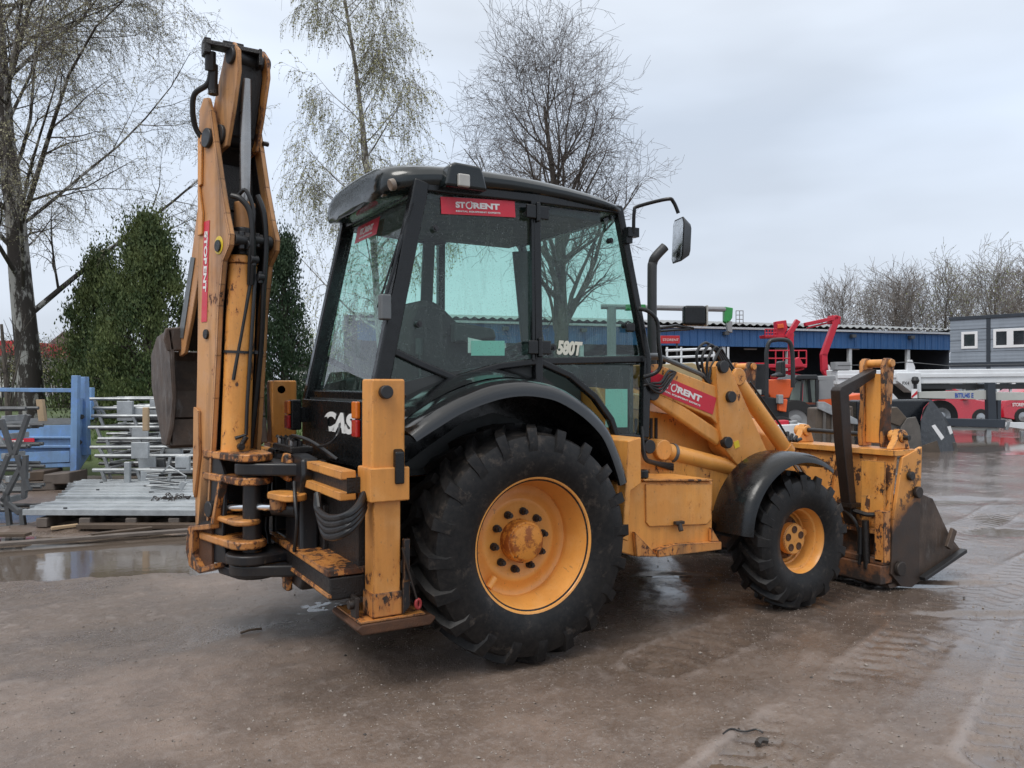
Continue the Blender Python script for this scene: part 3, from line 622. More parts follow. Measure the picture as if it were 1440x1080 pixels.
# ---- stabilisers and the frame they slide on
for s in (-1, 1):
    y0, y1 = -1.07 * -s, -.87 * -s
    y1 = y0 + .15 * s * -1; g = G(); g.bb(-.912, -.735, y0, y1, .98, 1.565); st = g.build('stabilizer', 'tan_paint' if s < 0 else 'tan_worn', BL, bev=.012)
    g = G(); g.bb(-.928, -.718, y0 + .018 * s, y1 - .018 * s, .955, 1.125); g.build('collar', 'tan_paint', st, bev=.008)
    g = G(); g.bb(-.900, -.755, y0 - .012 * s, y1 + .012 * s, .40, .96); g.build('inner_leg', 'tan_worn', st, bev=.008)
    g = G(); g.bb(-.908, -.748, y0 - .005 * s, y1 + .005 * s, .38, .50); g.build('leg_foot', 'tan_ruined', st, bev=.006)
    g = G(); g.prism([(-.97, y0 + .02 * s, .31), (-.60, y0 + .02 * s, .31), (-.57, y0 + .02 * s, .345), (-.60, y0 + .02 * s, .365), (-.97, y0 + .02 * s, .365), (-1.0, y0 + .02 * s, .345)], (0, -.40 * s, 0))
    g.build('foot_pad', 'brown_hub', st, bev=.01)
    g = G(); g.bb(-.98, -.63, y0 + .015 * s, y0 - .34 * s, .366, .376); g.build('pad_top', 'tan_ruined', st, bev=.003)
    g = G(); g.cyl((-.845, y0 + .035 * s, 1.50), (-.845, y1, 1.50), .034, 20); g.build('cylinder_pin', 'steel_dark', st, bev=.006)
    g = G(); g.cyl((-.95, y0 - .10 * s, .44), (-1.0, y0 - .10 * s, .44), .025, 12); g.bb(-.975, -.955, y0 - .14 * s, y0 - .06 * s, .37, .48); g.build('foot_pin', 'bolt_steel', st, bev=.004)
    for z in (1.48, 1.40, 1.30, 1.22):
        g = G(); g.cyl((-.733, y0 + .03 * s * 0 - .03 * s, z), (-.722, y0 - .03 * s, z), .012, 6); g.build('wear_bolt', 'bolt_steel', st)
    if s < 0:
        g = G(); g.bb(-.748, -.715, -1.085, -1.055, .55, .76); g.prism([(-.752, -1.08, .55), (-.715, -1.08, .66), (-.712, -1.08, .42), (-.752, -1.08, .38)], (0, .02, 0)); g.build('lock_bracket', 'black_worn', st, bev=.004)
        a = on(566, 770, y=-1.10); g = G(); g.tube(smoothpath([a, on(574, 800, y=-1.10), on(586, 842, y=-1.10)], 4), .006, 6); g.build('lanyard', 'bolt_steel', st)
        c = on(588, 849, y=-1.10); g = G(); g.tube([c + V((.012 * math.cos(t), 0, .022 * math.sin(t))) for t in [i * math.pi / 6 for i in range(13)]], .009, 8, cap=False); g.build('red_shackle', 'shackle_red', st)
# old labels on the left leg
g = G(); g.bb(-.99, -.966, .94, 1.02, 1.22, 1.42); g.build('leg_bracket', 'dark_grease', BL, bev=.006)
# side shift frame
g = G(); g.bb(-1.03, -.95, -.95, .95, 1.06, 1.105); g.bb(-1.035, -.95, -.95, .95, .955, 1.0); g.build('upper_slide_rail', 'tan_worn', BL, bev=.006)
g = G(); g.bb(-1.0, -.93, -.95, .95, .99, 1.07); g.build('slide_channel', 'dark_grease', BL)
g = G(); g.bb(-1.09, -.84, -.92, .92, .575, .61); g.bb(-1.085, -1.06, -.92, .92, .465, .49); g.build('lower_slide_beam', 'tan_ruined', BL, bev=.006)
g = G(); g.bb(-1.078, -.88, -.92, .92, .455, .57); g.build('lower_channel', 'dark_grease', BL, bev=.01)
g = G(); g.bb(-.92, -.86, -.90, .90, .60, 1.06); g.build('frame_back_plate', 'dark_grease', BL)
# hose loops in the opening of the frame
for k in range(4):
    pts = [on(446, 700 - k * 2, x=-1.06), on(447 + 2 * k, 716 + 8 * k, x=-1.07), on(462, 728 + 9 * k, x=-1.08), on(485, 726 + 8 * k, x=-1.06), on(503, 712 + 7 * k, x=-.99), on(512, 695 + 6 * k, x=-.93)]
    G().tube(smoothpath(pts, 6), .019, 10).build('hydraulic_hose', 'hose_rubber', BL)
# ---- carriage and kingpost
g = G()
g.prism([(-.99, -.27, z) if False else V((-1.06, y, z)) for y, z in ((-.36, .42), (-.37, .55), (-.33, .62), (-.33, .95), (-.37, 1.02), (-.35, 1.12), (-.04, 1.14), (.0, 1.0), (.0, .46), (-.12, .37), (-.30, .37))], (.11, 0, 0))
g.prism([V((-1.06, y, z)) for y, z in ((.28, .42), (.28, 1.13), (.45, 1.13), (.45, .42))], (.10, 0, 0))
g.bb(-1.05, -.97, .0, .30, .46, .62); g.bb(-1.05, -.97, .0, .30, .98, 1.12)
cg = g.build('carriage', 'black_worn', BL, bev=.022)
AX = (-1.25, 0.0)
g = G()
slab(g, capsule((-1.0, -.10), AX, .16, .10), 1.01, 1.085); slab(g, capsule((-1.0, .12), AX, .14, .10), 1.015, 1.08)
slab(g, capsule((-1.0, -.06), AX, .18, .13), .43, .50); slab(g, capsule((-1.0, .05), AX, .14, .15), .50, .56); slab(g, capsule((-1.22, .06), (-1.30, .22), .13, .10), .40, .455)
g.cyl((AX[0], AX[1], .40), (AX[0], AX[1], 1.10), .055, 18)
g.build('carriage_arm', 'black_worn', cg, bev=.014)
for z in (1.075, .44):
    for y in (-.13,):
        g = G(); p = V((-1.075, -.13, z)); g.cyl(p + V((.02, 0, 0)), p + V((-.03, 0, 0)), .06, 16); g.bb(-1.10, -1.06, -.18, -.08, z - .10, z + .06); g.build('clamp_lug', 'tan_ruined', cg, bev=.014)
TH = math.radians(75); E_ = V((-math.cos(TH), math.sin(TH), 0)); NN = V((math.sin(TH), math.cos(TH), 0)); Q = V((-1.2, .05, 0))
def bl(s, w, z): return Q + E_ * s + NN * w + UP * z
def onb(u, v, w):
    d = FW + RT * ((u - 720) / F_PX) + UP * ((540 - v) / F_PX); P0 = Q + NN * w
    P = CAM + d * ((P0 - CAM).dot(NN) / d.dot(NN)); return ((P - P0).dot(E_), P.z)
def blprism(g, prof, w0, w1): return g.prism([bl(s, w0, z) for s, z in prof], NN * (w1 - w0))
# swing casting: stacked ears round the post, then plates out to the boom foot
fx_, fy_ = bl(.36, -.02, 0).x, bl(.36, -.02, 0).y
g = G()
slab(g, capsule(AX, (fx_, fy_), .115, .15), 1.09, 1.135); slab(g, capsule(AX, (fx_, fy_), .115, .15), .955, 1.0)
g.build('swing_ear', 'tan_ruined', BL, bev=.01)
g = G(); slab(g, capsule((AX[0] - .03, AX[1]), (fx_, fy_), .11, .17), .585, .635); slab(g, capsule((AX[0] - .04, AX[1]), (fx_, fy_), .09, .14), .72, .755)
g.build('swing_ear', 'tan_ruined', BL, bev=.014)
g = G(); g.prism([bl(s, -.155, z) for s, z in ((.12, .97), (.20, 1.10), (.42, 1.10), (.50, .60), (.42, .45), (.10, .47), (.16, .64))], NN * .03)
g.prism([bl(s, .125, z) for s, z in ((.12, .97), (.20, 1.10), (.42, 1.10), (.50, .60), (.42, .45), (.10, .47), (.16, .64))], NN * .03)
g.build('swing_tower', 'black_worn', BL, bev=.01)
g = G(); g.prism([bl(s, -.19, z) for s, z in ((.10, .97), (.14, .97), (.24, .70), (.20, .70))], NN * .05); g.build('tower_rib', 'tan_rusty', BL, bev=.006)
g = G(); g.prism([bl(s, -.12, z) for s, z in ((.2, .46), (.2, 1.08), (.46, 1.08), (.46, .46))], NN * .24); g.build('swing_core', 'dark_grease', BL)
# foot bracket low on the left
g = G(); pr_ = [onb(u, v, -.19) for u, v in ((268, 740), (300, 736), (300, 744), (276, 746), (275, 780), (284, 798), (304, 792), (305, 800), (284, 806), (270, 796), (265, 772))]
blprism(g, pr_, -.21, -.12); g.build('boom_foot_bracket', 'tan_rusty', BL, bev=.006)
g = G(); pr_ = [onb(u, v, -.15) for u, v in ((270, 738), (302, 740), (302, 798), (284, 802), (272, 790))]; blprism(g, pr_, -.17, -.15); g.build('foot_plate', 'brown_hub', BL, bev=.006)
# swing cylinders
g = G(); a, b = V((-1.40, .10, .845)), V((-1.16, -.05, .85)); a, b = bl(.12, -.16, .80), bl(.0, .09, .82)
a = on(318, 713, x=-1.36); b = on(385, 713, x=-1.16)
g.cyl(a, b, .026, 18); g.build('swing_rod', 'chrome', BL)
g = G(); g.cyl(b, on(420, 716, x=-1.05), .048, 18); g.build('swing_cylinder', 'black_worn', BL, bev=.008)
for u, v in ((316, 714), (392, 708)):
    p = on(u, v, x=-1.36 if u < 350 else -1.15); g = G(); g.cyl(p + V((0, 0, -.035)), p + V((0, 0, .035)), .05, 18); g.cyl(p + V((0, 0, -.05)), p + V((0, 0, .055)), .028, 14); g.build('cylinder_eye', 'tan_ruined', BL, bev=.006)
g = G(); p = on(405, 690, x=-1.12); slab(g, capsule((p.x - .02, p.y + .10), (p.x + .02, p.y - .02), .07, .08), .885, .925); g.build('swing_link', 'tan_worn', BL, bev=.01)
for k in range(5):     # hoses sweeping from the carriage to the boom
    pts = [on(428, 688 + 6 * k, x=-1.02), on(395, 692 + 7 * k, x=-1.10), on(360, 700 + 6 * k, x=-1.18), on(325, 705 + 5 * k, x=-1.24), (bl(.30, -.05 + .03 * k, 1.0 - .03 * k))]
    G().tube(smoothpath(pts, 6), .017, 8).build('hydraulic_hose', 'hose_rubber', BL)
# valve block and pipe ends on top of the carriage
g = G(); g.bb(-1.06, -.92, -.12, .30, 1.13, 1.17); vb = g.build('valve_block', 'dark_grease', BL, bev=.01)
for k in range(9):
    p = V((-1.02 + .04 * (k % 2), .28 - .045 * k, 1.17)); g = G(); g.cyl(p, p + V((0, 0, .03)), .016, 6); g.cyl(p + V((0, 0, .03)), p + V((-.02, 0, .045)), .010, 8); g.build('pipe_fitting', 'steel_dark' if k % 3 else 'chrome_dull', vb)
for k in range(3):
    pts = [V((-1.0, .15 - .06 * k, 1.18)), V((-1.02, -.02 - .05 * k, 1.23)), V((-.96, -.25, 1.20)), V((-.90, -.40 - .05 * k, 1.12))]
    G().tube(smoothpath(pts, 5), .010, 8).build('thin_hose', 'hose_rubber', BL)
pts = [on(447, 628, x=-.95), on(462, 624, x=-.93), on(474, 612, x=-.90), on(478, 596, x=-.85)]
G().tube(smoothpath(pts, 5), .007, 6).build('thin_hose', 'hose_rubber', BL)
G().tube(smoothpath([on(414, 678, x=-1.09), on(415, 700, x=-1.11), on(418, 735, x=-1.11), on(414, 775, x=-1.10)], 5), .011, 8).build('thin_hose', 'hose_rubber', BL)
# boom
LN = [(293, 137), (298, 156), (304, 200), (311, 252), (319, 300), (325, 330), (324, 345), (315, 367), (312, 400), (309, 430), (306, 500), (303, 560), (298, 652), (294, 732)]
LF = [(275.5, 740), (275, 690), (276, 608), (278, 520), (279, 430), (279, 380), (281, 289), (280, 200), (281, 156), (287, 138)]
prof = [onb(u, v, -.15) for u, v in LN + LF]
g = G(); blprism(g, prof, -.155, -.130); boom = g.build('boom_side_plate', 'tan_boom', BL, bev=.006)
g = G(); blprism(g, prof, .130, .155); boomr = g.build('boom_side_plate', 'tan_boom', BL, bev=.006)
# flanges along the near edges
near = [onb(u, v, -.15) for u, v in LN]
for w0 in (-.162, .132):
    g = G(); pts = near[1:]
    for a, b in zip(pts, pts[1:]): g.prism([bl(a[0] - .012, w0, a[1]), bl(b[0] - .012, w0, b[1]), bl(b[0] + .012, w0, b[1]), bl(a[0] + .012, w0, a[1])], NN * .030)
    g.build('boom_flange', 'tan_boom', BL)
for w0 in (-.128, .124):
    ins = [(s_ + .055, z_) for s_, z_ in near[2:-1]] + [(s_ - .03, z_) for s_, z_ in [onb(u, v, -.15) for u, v in LF[1:-2]]]
    g = G(); blprism(g, ins, w0, w0 + .004); g.build('dark_liner', 'dark_grease', boom if w0 < 0 else boomr, smooth=0)  # thin dark sheets laid over the inner faces of the boom plates
# stiffening strip outside the left plate
g = G(); st_ = [onb(u, v, -.155) for u, v in ((281, 190), (287, 190), (286, 260), (283, 262), (288, 300), (287, 330), (281, 332))]; blprism(g, st_, -.17, -.156); g.build('stiffener', 'tan_worn', boom, bev=.004)
g = G(); st_ = [onb(u, v, -.155) for u, v in ((276, 572), (283, 578), (284, 640), (277, 700), (275, 690))]; blprism(g, st_, -.175, -.156); g.build('stiffener', 'tan_boom', boom, bev=.004)
# pivot bosses and holes
for (u, v, r, mt) in ((308, 345, .055, 'yellow_label'), (308, 346, .036, 'dark_grease'), (291, 470, .03, 'dark_grease')):
    s, z = onb(u, v, -.155); g = G(); o_ = {'yellow_label': .004, 'dark_grease': .014}[mt]; g.cyl(bl(s, -.155, z), bl(s, -.155 - o_, z), r, 20); g.build('boom_pin', mt, boom, bev=.002)
g = G(); s, z = onb(368, 203, .14); g.cyl(bl(.33, -.18, 3.04), bl(.33, .18, 3.04), .06, 24); g.build('boom_head_pin', 'steel_dark', boom, bev=.008)
g = G(); g.cyl(bl(.30, -.18, .78), bl(.30, .18, .78), .05, 24); g.build('boom_foot_pin', 'steel_dark', boom, bev=.008)
# the web between the plates
g = G(); blprism(g, [(.44, .60), (.40, 1.1), (.34, 1.5), (.30, 2.0), (.27, 2.45), (.36, 2.75), (.44, 2.75), (.38, 2.4), (.42, 1.9), (.47, 1.4), (.50, .9), (.52, .60)], -.13, .13); g.build('boom_web', 'dark_grease', BL)
for z0, z1, s0, s1 in ((2.62, 2.9, .30, .33), (2.9, 3.12, .36, .40)):
    g = G(); g.prism([bl(s0, -.13, z0), bl(s0, .13, z0), bl(s1, .13, z1), bl(s1, -.13, z1)], E_ * .03)
    g.build('web_brace', 'dark_grease', BL)
# sticker on the outer face of the left plate (red strip, white letters running upward)
s0, z0 = onb(293, 452, -.156); s1, z1 = onb(297, 309, -.156)
up_ = (bl(s1, 0, z1) - bl(s0, 0, z0)); ln = up_.length
org = bl(s0 + .03, -.158, z0); right = up_.normalized(); upd = -E_
# text must read from outside (seen against the -w side)
org = bl(s0 + .055, -.1565, z1); right = -right
g = G(); g.prism([org, org + right * ln, org + right * ln - E_ * .075, org - E_ * .075], NN * -.002); ss = g.build('rental_sticker', 'red_label', boom, smooth=0)
text('STORENT', 'lettering', 'white_print', boom, org + right * ln * .10 - E_ * .02 + NN * -.004, right, -E_, .038, bold=.002, width=ln * .6)
# cylinder between the plates
a = bl(.22, -.02, 1.10); 
sA, zA = onb(332, 640, 0); sB, zB = onb(343, 362, 0); 
a = bl(.20, .0, 1.13); sB = .12; b = bl(sB, .02, 2.30)
a = on(331, 638, y=bl(.20, 0, 0).y); b = on(341, 372, y=bl(.16, 0, 0).y)
g = G(); g.cyl(a, b, .086, 32); g.cyl(b, b + (b - a).normalized() * .05, .092, 32); bc = g.build('boom_cylinder', 'tan_worn', BL, bev=.008)
d_ = (b - a).normalized()
g = G(); g.cyl(b + d_ * .05, b + d_ * .22, .062, 24); g.cyl(bl(.10, -.13, (b + d_ * .14).z), bl(.10, .13, (b + d_ * .14).z), .045, 18); g.build('cylinder_head', 'steel_dark', bc, bev=.01)
g = G(); g.cyl(a + V((-.10, -.09, .45)) * 1 + V((.07, .0, 0)), b + V((.04, -.085, -.05)), .011, 8); g.tube([a + V((-.02, -.09, .10)), a + V((.045, -.09, .12)), a + V((.05, -.09, .3)), b + V((.055, -.09, -.1)), b + V((.05, -.06, .1))], .011, 8); g.build('steel_pipe', 'steel_dark', bc)
g = G(); p = a + d_ * .62; g.lathe([(.089, -.008), (.093, -.008), (.093, .008), (.089, .008)], p, d_, 24); g.box(p + V((.1, -.02, 0)), (.08, .02, .02)); g.build('pipe_clamp', 'steel_dark', bc)
g = G(); p = a + V((.01, -.09, .05)); g.cyl(p, p + V((0, -.04, 0)), .022, 10); g.cyl(p + V((0, -.02, .0)), p + V((.03, -.03, .06)), .016, 8); g.build('hose_union', 'dark_grease', bc, bev=.003)
# dipper cylinder rod up to the dipper head
c = on(344, 285, y=bl(.16, 0, 0).y); t = on(346, 112, y=bl(.12, 0, 0).y)
g = G(); g.cyl(c, t, .033, 22); g.build('dipper_cylinder_rod', 'chrome_dull', BL)
g = G(); g.cyl(c - (t - c).normalized() * .45, c, .062, 24); g.build('dipper_cylinder', 'tan_boom', BL, bev=.008)
for k, (u0, u1, u2, w_) in enumerate(((326, 352, 354, .017), (335, 357, 350, .012), (358, 370, 371, .017))):
    pts = [on(u0, 275, y=.12), on((u0 + u1) / 2, 268 if k else 280, y=.08), on(u1, 300, y=.06), on(u2 + 2, 345, y=.06), on(u2, 400, y=.12)]
    if k == 2: pts = [on(362, 275, y=.12), on(371, 300, y=.10), on(374, 345, y=.10), on(371, 400, y=.12), on(366, 500, y=.2), on(352, 630, y=.25)]
    G().tube(smoothpath(pts, 6), w_, 10).build('hydraulic_hose', 'hose_rubber', BL)
for (u, v, l, r, yy) in ((340, 338, .10, .035, .09), (352, 345, .05, .03, .08), (357, 365, .05, .026, .08), (362, 338, .06, .028, .1), (366, 390, .04, .024, .1)):
    p = on(u, v, y=yy); g = G(); g.cyl(p - NN * l / 2, p + NN * l / 2, r, 14); g.cyl(p - UP * r * 1.5, p + UP * r * 1.5, r * .6, 10); g.build('hose_union', 'steel_dark', BL, bev=.004)
# dipper: head above the boom, box section running down behind it to the bucket
dp = [(.05, 3.40), (.06, 3.52), (.12, 3.585), (.22, 3.56), (.36, 3.30), (.52, 2.95), (.70, 2.35), (.93, 1.80), (.88, 1.72), (.80, 1.74), (.70, 1.95), (.60, 2.2), (.44, 2.75), (.30, 2.96), (.20, 2.98), (.13, 3.15)]
for w0 in (-.105, .08):
    g = G(); blprism(g, dp, w0, w0 + .025); dd = g.build('dipper_side_plate', 'tan_boom' if w0 < 0 else 'tan_ruined', BL, bev=.006)
g = G(); blprism(g, [(.10, 3.40), (.12, 3.56), (.22, 3.54), (.36, 3.28), (.52, 2.93), (.70, 2.33), (.90, 1.80), (.82, 1.76), (.72, 1.95), (.60, 2.2), (.44, 2.75), (.30, 3.0), (.20, 3.05)], -.08, .08); g.build('dipper_core', 'dark_grease', BL, bev=.01)
for s_, z_, r_ in ((.13, 3.50, .05), (.27, 3.06, .06)): G().cyl(bl(s_, -.125, z_), bl(s_, .125, z_), r_, 20).build('dipper_pin', 'steel_dark', BL, bev=.006)
# peeling strip on the dipper's side
g = G(); blprism(g, [(.63, 2.35), (.69, 2.36), (.88, 1.85), (.81, 1.84)], -.112, -.106); g.build('worn_strip', 'pipe_grey', dd, smooth=0)
# bracket across the top and the hose hanging from it
a, b = on(290, 62, y=.22), on(364, 77, y=.12); d_ = (b - a).normalized()
g = G(); g.beam(a, b, .10, .028, UP, .01); g.box(a + V((0, 0, -.02)), (.04, .10, .09)); g.box(b + V((0, 0, -.03)), (.02, .10, .10)); g.box((a + b) / 2 + UP * .02, (.12, .06, .03))
tb_ = g.build('top_bracket', 'dark_grease', BL, bev=.006)
g = G(); g.cyl(on(296, 72, y=.22), on(296, 100, y=.25), .032, 14); g.cyl(on(300, 90, y=.25), on(299, 128, y=.28), .028, 14); g.build('bracket_cylinder', 'steel_dark', tb_, bev=.006)
G().tube(smoothpath([on(297, 98, y=.25), on(292, 118, y=.28), on(274, 132, y=.34), on(271, 155, y=.38), on(276, 182, y=.42), on(290, 200, y=.42)], 7), .017, 10).build('hydraulic_hose', 'hose_rubber', BL)
for v in (118, 126): G().cyl(on(300, v, y=.28), on(300, v + 7, y=.28), .03, 12).build('rubber_sleeve', 'dark_grease', BL)
s, z = onb(371, 202, .156); g = G(); g.cyl(bl(s, .15, z), bl(s, .185, z), .015, 8); g.build('grease_nipple', 'bolt_steel', boomr)
# backhoe bucket hanging behind the boom, open towards the camera
def bk(u, v, y): return on(u, v, y=y)
yb = .84
g = G()
outer = [bk(216, 478, yb), bk(232, 461, yb), bk(292, 458, yb), bk(292, 493, yb), bk(235, 493, yb)]
g.prism([bk(233, 461, yb), bk(300, 457, yb), bk(300, 492, yb), bk(236, 494, yb), bk(230, 478, yb)], (0, .06, 0)); bkb = g.build('bucket_lip', 'bucket_steel', BL, bev=.012)
sp = [(233, 461), (219, 473), (213, 500), (211, 540), (218, 585), (226, 622), (231, 627), (236, 620), (243, 540), (240, 494)]
A = [bk(u, v, yb) for u, v in sp]; 
side = [V((p.x, yb, p.z)) for p in A]
g = G(); A2 = [bk(u, v, yb + .0) for u, v in ((233, 463), (226, 500), (225, 560), (232, 627), (246, 622), (243, 493))]; 
g.prism([bk(236, 463, yb), bk(240, 493, yb), bk(243, 560, yb), bk(240, 600, yb), bk(233, 626, yb), bk(227, 618, yb + .25), bk(213, 545, yb + .45), bk(212, 500, yb + .45), bk(220, 474, yb + .25)], V((.025, 0, 0))); g.build('bucket_side', 'bucket_steel', BL, bev=.006)
zt, z1, z2, z3, zb = (bk(260, v, yb + .12).z for v in (494, 515, 548, 588, 626))
xl, xr = bk(241, 540, yb + .05).x, bk(241, 540, yb + .05).x + .62
for i, (za, zc) in enumerate(((zt, z1), (z1, z2), (z2, z3), (z3, zb))):
    g = G(); dy = (.10, .13, .12, .06)[i]; g.prism([(xl, yb + dy, za - .004), (xl, yb + dy + (.03 if i < 2 else -.05), zc + .004), (xl, yb + .30, zc + .004), (xl, yb + .30, za - .004)], (xr - xl, 0, 0)); g.build('bucket_shell', 'bucket_steel', BL, bev=.008)
g = G(); g.bb(xl - .01, xl + .62, yb + .12, yb + .5, zb - .02, zt); g.build('bucket_back', 'bucket_steel', BL, bev=.02)

# ================= loader
YL = -.62
def pz(u, v, y=YL): return on(u, v, y=y)
def plate(g, uv, y, th, mirror=False):
    pts = [on(u, v, y=y) for u, v in uv]
    if mirror: pts = [V((p.x, -p.y - th, p.z)) for p in pts]
    return g.prism(pts, (0, th, 0))
def mir(p): return V((p.x, -p.y, p.z))
for mi in (False, True):
    mm = (lambda p: mir(p)) if mi else (lambda p: p)
    sg = -1 if mi else 1
    # lift arm: rear part carrying the sticker, then bending down to the bucket
    uv = [(903, 513), (925, 512), (1010, 544), (1012, 600), (1000, 588), (903, 545)]
    pts = [mm(on(u, v, y=YL)) for u, v in uv]
    arm = G().prism(pts, (0, .12 * sg, 0)).build('lift_arm', 'tan_paint', BL, bev=.01)
    uv = [(1008, 516), (1012, 508), (1021, 508), (1028, 520), (1083, 643), (1052, 655), (1048, 664), (1035, 652), (1018, 630), (1012, 600)]
    pts = [mm(on(u, v, y=YL - .02)) for u, v in uv]
    G().prism(pts, (0, .16 * sg, 0)).build('bell_plate', 'tan_paint', arm, bev=.008)
    # front part of the arm down to the bucket foot
    a = on(1060, 650, y=YL + .02); pts = [(a.x - .25, a.z + .05), (a.x, a.z + .16), (a.x + .35, .84), (3.05, .36), (3.12, .20), (3.02, .14), (2.86, .30), (2.55, .62), (a.x, a.z - .10)]
    G().prism([mm(V((x, YL + .04, z))) for x, z in pts], (0, .08 * sg, 0)).build('lower_arm', 'tan_worn', arm, bev=.01)
    for (u, v, r) in ((1015, 516, .045), (1026, 558, .042), (1021, 622, .042)):
        p = on(u, v, y=YL - .02); G().cyl(mm(p + V((0, .02, 0))), mm(p + V((0, -.03, 0))), r, 22).build('arm_pin', 'steel_dark', arm, bev=.006)
    # parallel link
    p0, p1 = on(915, 552, y=YL), on(1012, 616, y=YL)
    G().beam(mm(p0 + V((.02, .03, 0))), mm(p1 + V((0, .03, 0))), .05, .115, (0, 0, 1), .03).build('parallel_link', 'tan_paint', arm, bev=.03)
    G().cyl(mm(p0 + V((0, .03, 0))), mm(p0 + V((0, -.035, 0))), .055, 22).build('link_pin', 'steel_dark', arm, bev=.006)
    # lift cylinder
    c0, c1 = on(925, 632, y=YL + .05), on(1044, 662, y=YL + .05)
    lc = G().cyl(mm(c0 + (c1 - c0) * .05), mm(c1), .062, 28).build('lift_cylinder', 'tan_clean', BL, bev=.008)
    G().cyl(mm(c0 + V((0, -.07, 0))), mm(c0 + V((0, .07, 0))), .072, 22).build('cylinder_eye', 'tan_paint', lc, bev=.01)
    c9 = on(912, 628, y=YL - .03); G().cyl(mm(c9 + V((0, .05, 0))), mm(c9 + V((0, -.02, 0))), .048, 18).build('cylinder_pin', 'steel_dark', lc, bev=.006)
    d = (c1 - c0).normalized(); G().lathe([(.063, -.012), (.069, -.012), (.069, .012), (.063, .012)], mm(c0 + d * .13), mm(d) if mi else d, 24).build('cylinder_band', 'pipe_grey', lc)
    # tilt cylinder down to the bucket
    t0, t1 = on(1032, 530, y=YL + .08), on(1103, 630, y=YL + .08); d = (t1 - t0).normalized()
    tcyl = G().cyl(mm(t0), mm(t1), .058, 28).build('tilt_cylinder', 'tan_clean', BL, bev=.01)
    G().cyl(mm(t1), mm(t1 + d * .30), .028, 16).build('tilt_rod', 'chrome', tcyl)
    G().cyl(mm(t1 - d * .02), mm(t1 + d * .05), .066, 24).build('cylinder_gland', 'tan_worn', tcyl, bev=.006)
    G().cyl(mm(t0 + V((0, -.06, 0))), mm(t0 + V((0, .06, 0))), .066, 22).build('cylinder_eye', 'tan_paint', tcyl, bev=.01)
    for k in range(2):
        o_ = V((.03, -.03 + .04 * k, .07)); G().tube([mm(t0 + d * .15 + o_), mm(t0 + d * .6 + o_), mm(t1 + d * -.05 + o_ * .9)], .009, 8).build('steel_pipe', 'hose_rubber', tcyl)
    g = G(); p = t1 + d * .02
    for k in range(4): g.cyl(mm(p + V((.03 * k - .02, -.04, .07))), mm(p + V((.05 * k, -.02, .14 - .02 * k))), .014, 8)
    g.build('pipe_fitting', 'steel_dark', tcyl)
a = on(921, 548, y=YL - .003); b = on(1005, 583, y=YL - .003); t = on(921, 513, y=YL - .003)
a = on(908, 545, y=YL - .003); b = on(1002, 583, y=YL - .003); t = on(914, 514, y=YL - .003)
storent(BL, a, b - a, t - a, (b - a).length, .125)
p = on(1036, 625, y=YL - .023); G().box(p, (.05, .003, .05), (V((1, 0, .3)).normalized(), V((0, 1, 0)), V((-.3, 0, 1)).normalized())).build('warning_label', 'yellow_label', BL, smooth=0)
# cross tube, and hoses looping over the arm
G().cyl((2.30, -.58, 1.05), (2.30, .58, 1.05), .07, 24).build('cross_tube', 'tan_worn', BL)
for k in range(4):
    o = V((0, .035 * k, 0)); pts = [on(1004 - 3 * k, 548, y=-.60), on(984 + 5 * k, 522, y=-.58), on(980 + 8 * k, 496 + 4 * k, y=-.58), on(992 + 7 * k, 482 + 3 * k, y=-.56), on(1005 + 5 * k, 492 + 3 * k, y=-.55), on(1016 + 4 * k, 510 + k, y=-.56), on(1030 + 5 * k, 535 + k, y=-.58)]
    G().tube(smoothpath(pts, 6), .010, 10).build('loader_hose', 'hose_rubber', BL)
g = G(); g.tube([on(905, 500, y=-.60), on(925, 500, y=-.58), on(985, 526, y=-.58), on(1003, 540, y=-.56)], .018, 8); g.tube([on(905, 503, y=-.56), on(930, 503, y=-.55), on(1003, 534, y=-.53)], .016, 8); g.build('steel_pipe', 'pipe_grey', BL)
for k in range(4):
    pts = [on(905, 530 + 4 * k, y=-.66), on(918, 548 - 3 * k, y=-.69), on(930, 552 - 5 * k, y=-.69), on(940, 540 - 6 * k, y=-.67), on(950, 524, y=-.62)]
    G().tube(smoothpath(pts, 5), .009, 8).build('thin_hose', 'hose_rubber', BL)
for k in range(4):
    pts = [on(903, 600 + 8 * k, y=-.66), on(907, 640 + 2 * k, y=-.70), on(922, 650 + k, y=-.66), on(960, 655 + 3 * k, y=-.56), on(1010, 668 + 2 * k, y=-.5)]
    G().tube(smoothpath(pts, 5), .010, 8).build('thin_hose', 'hose_rubber', BL)
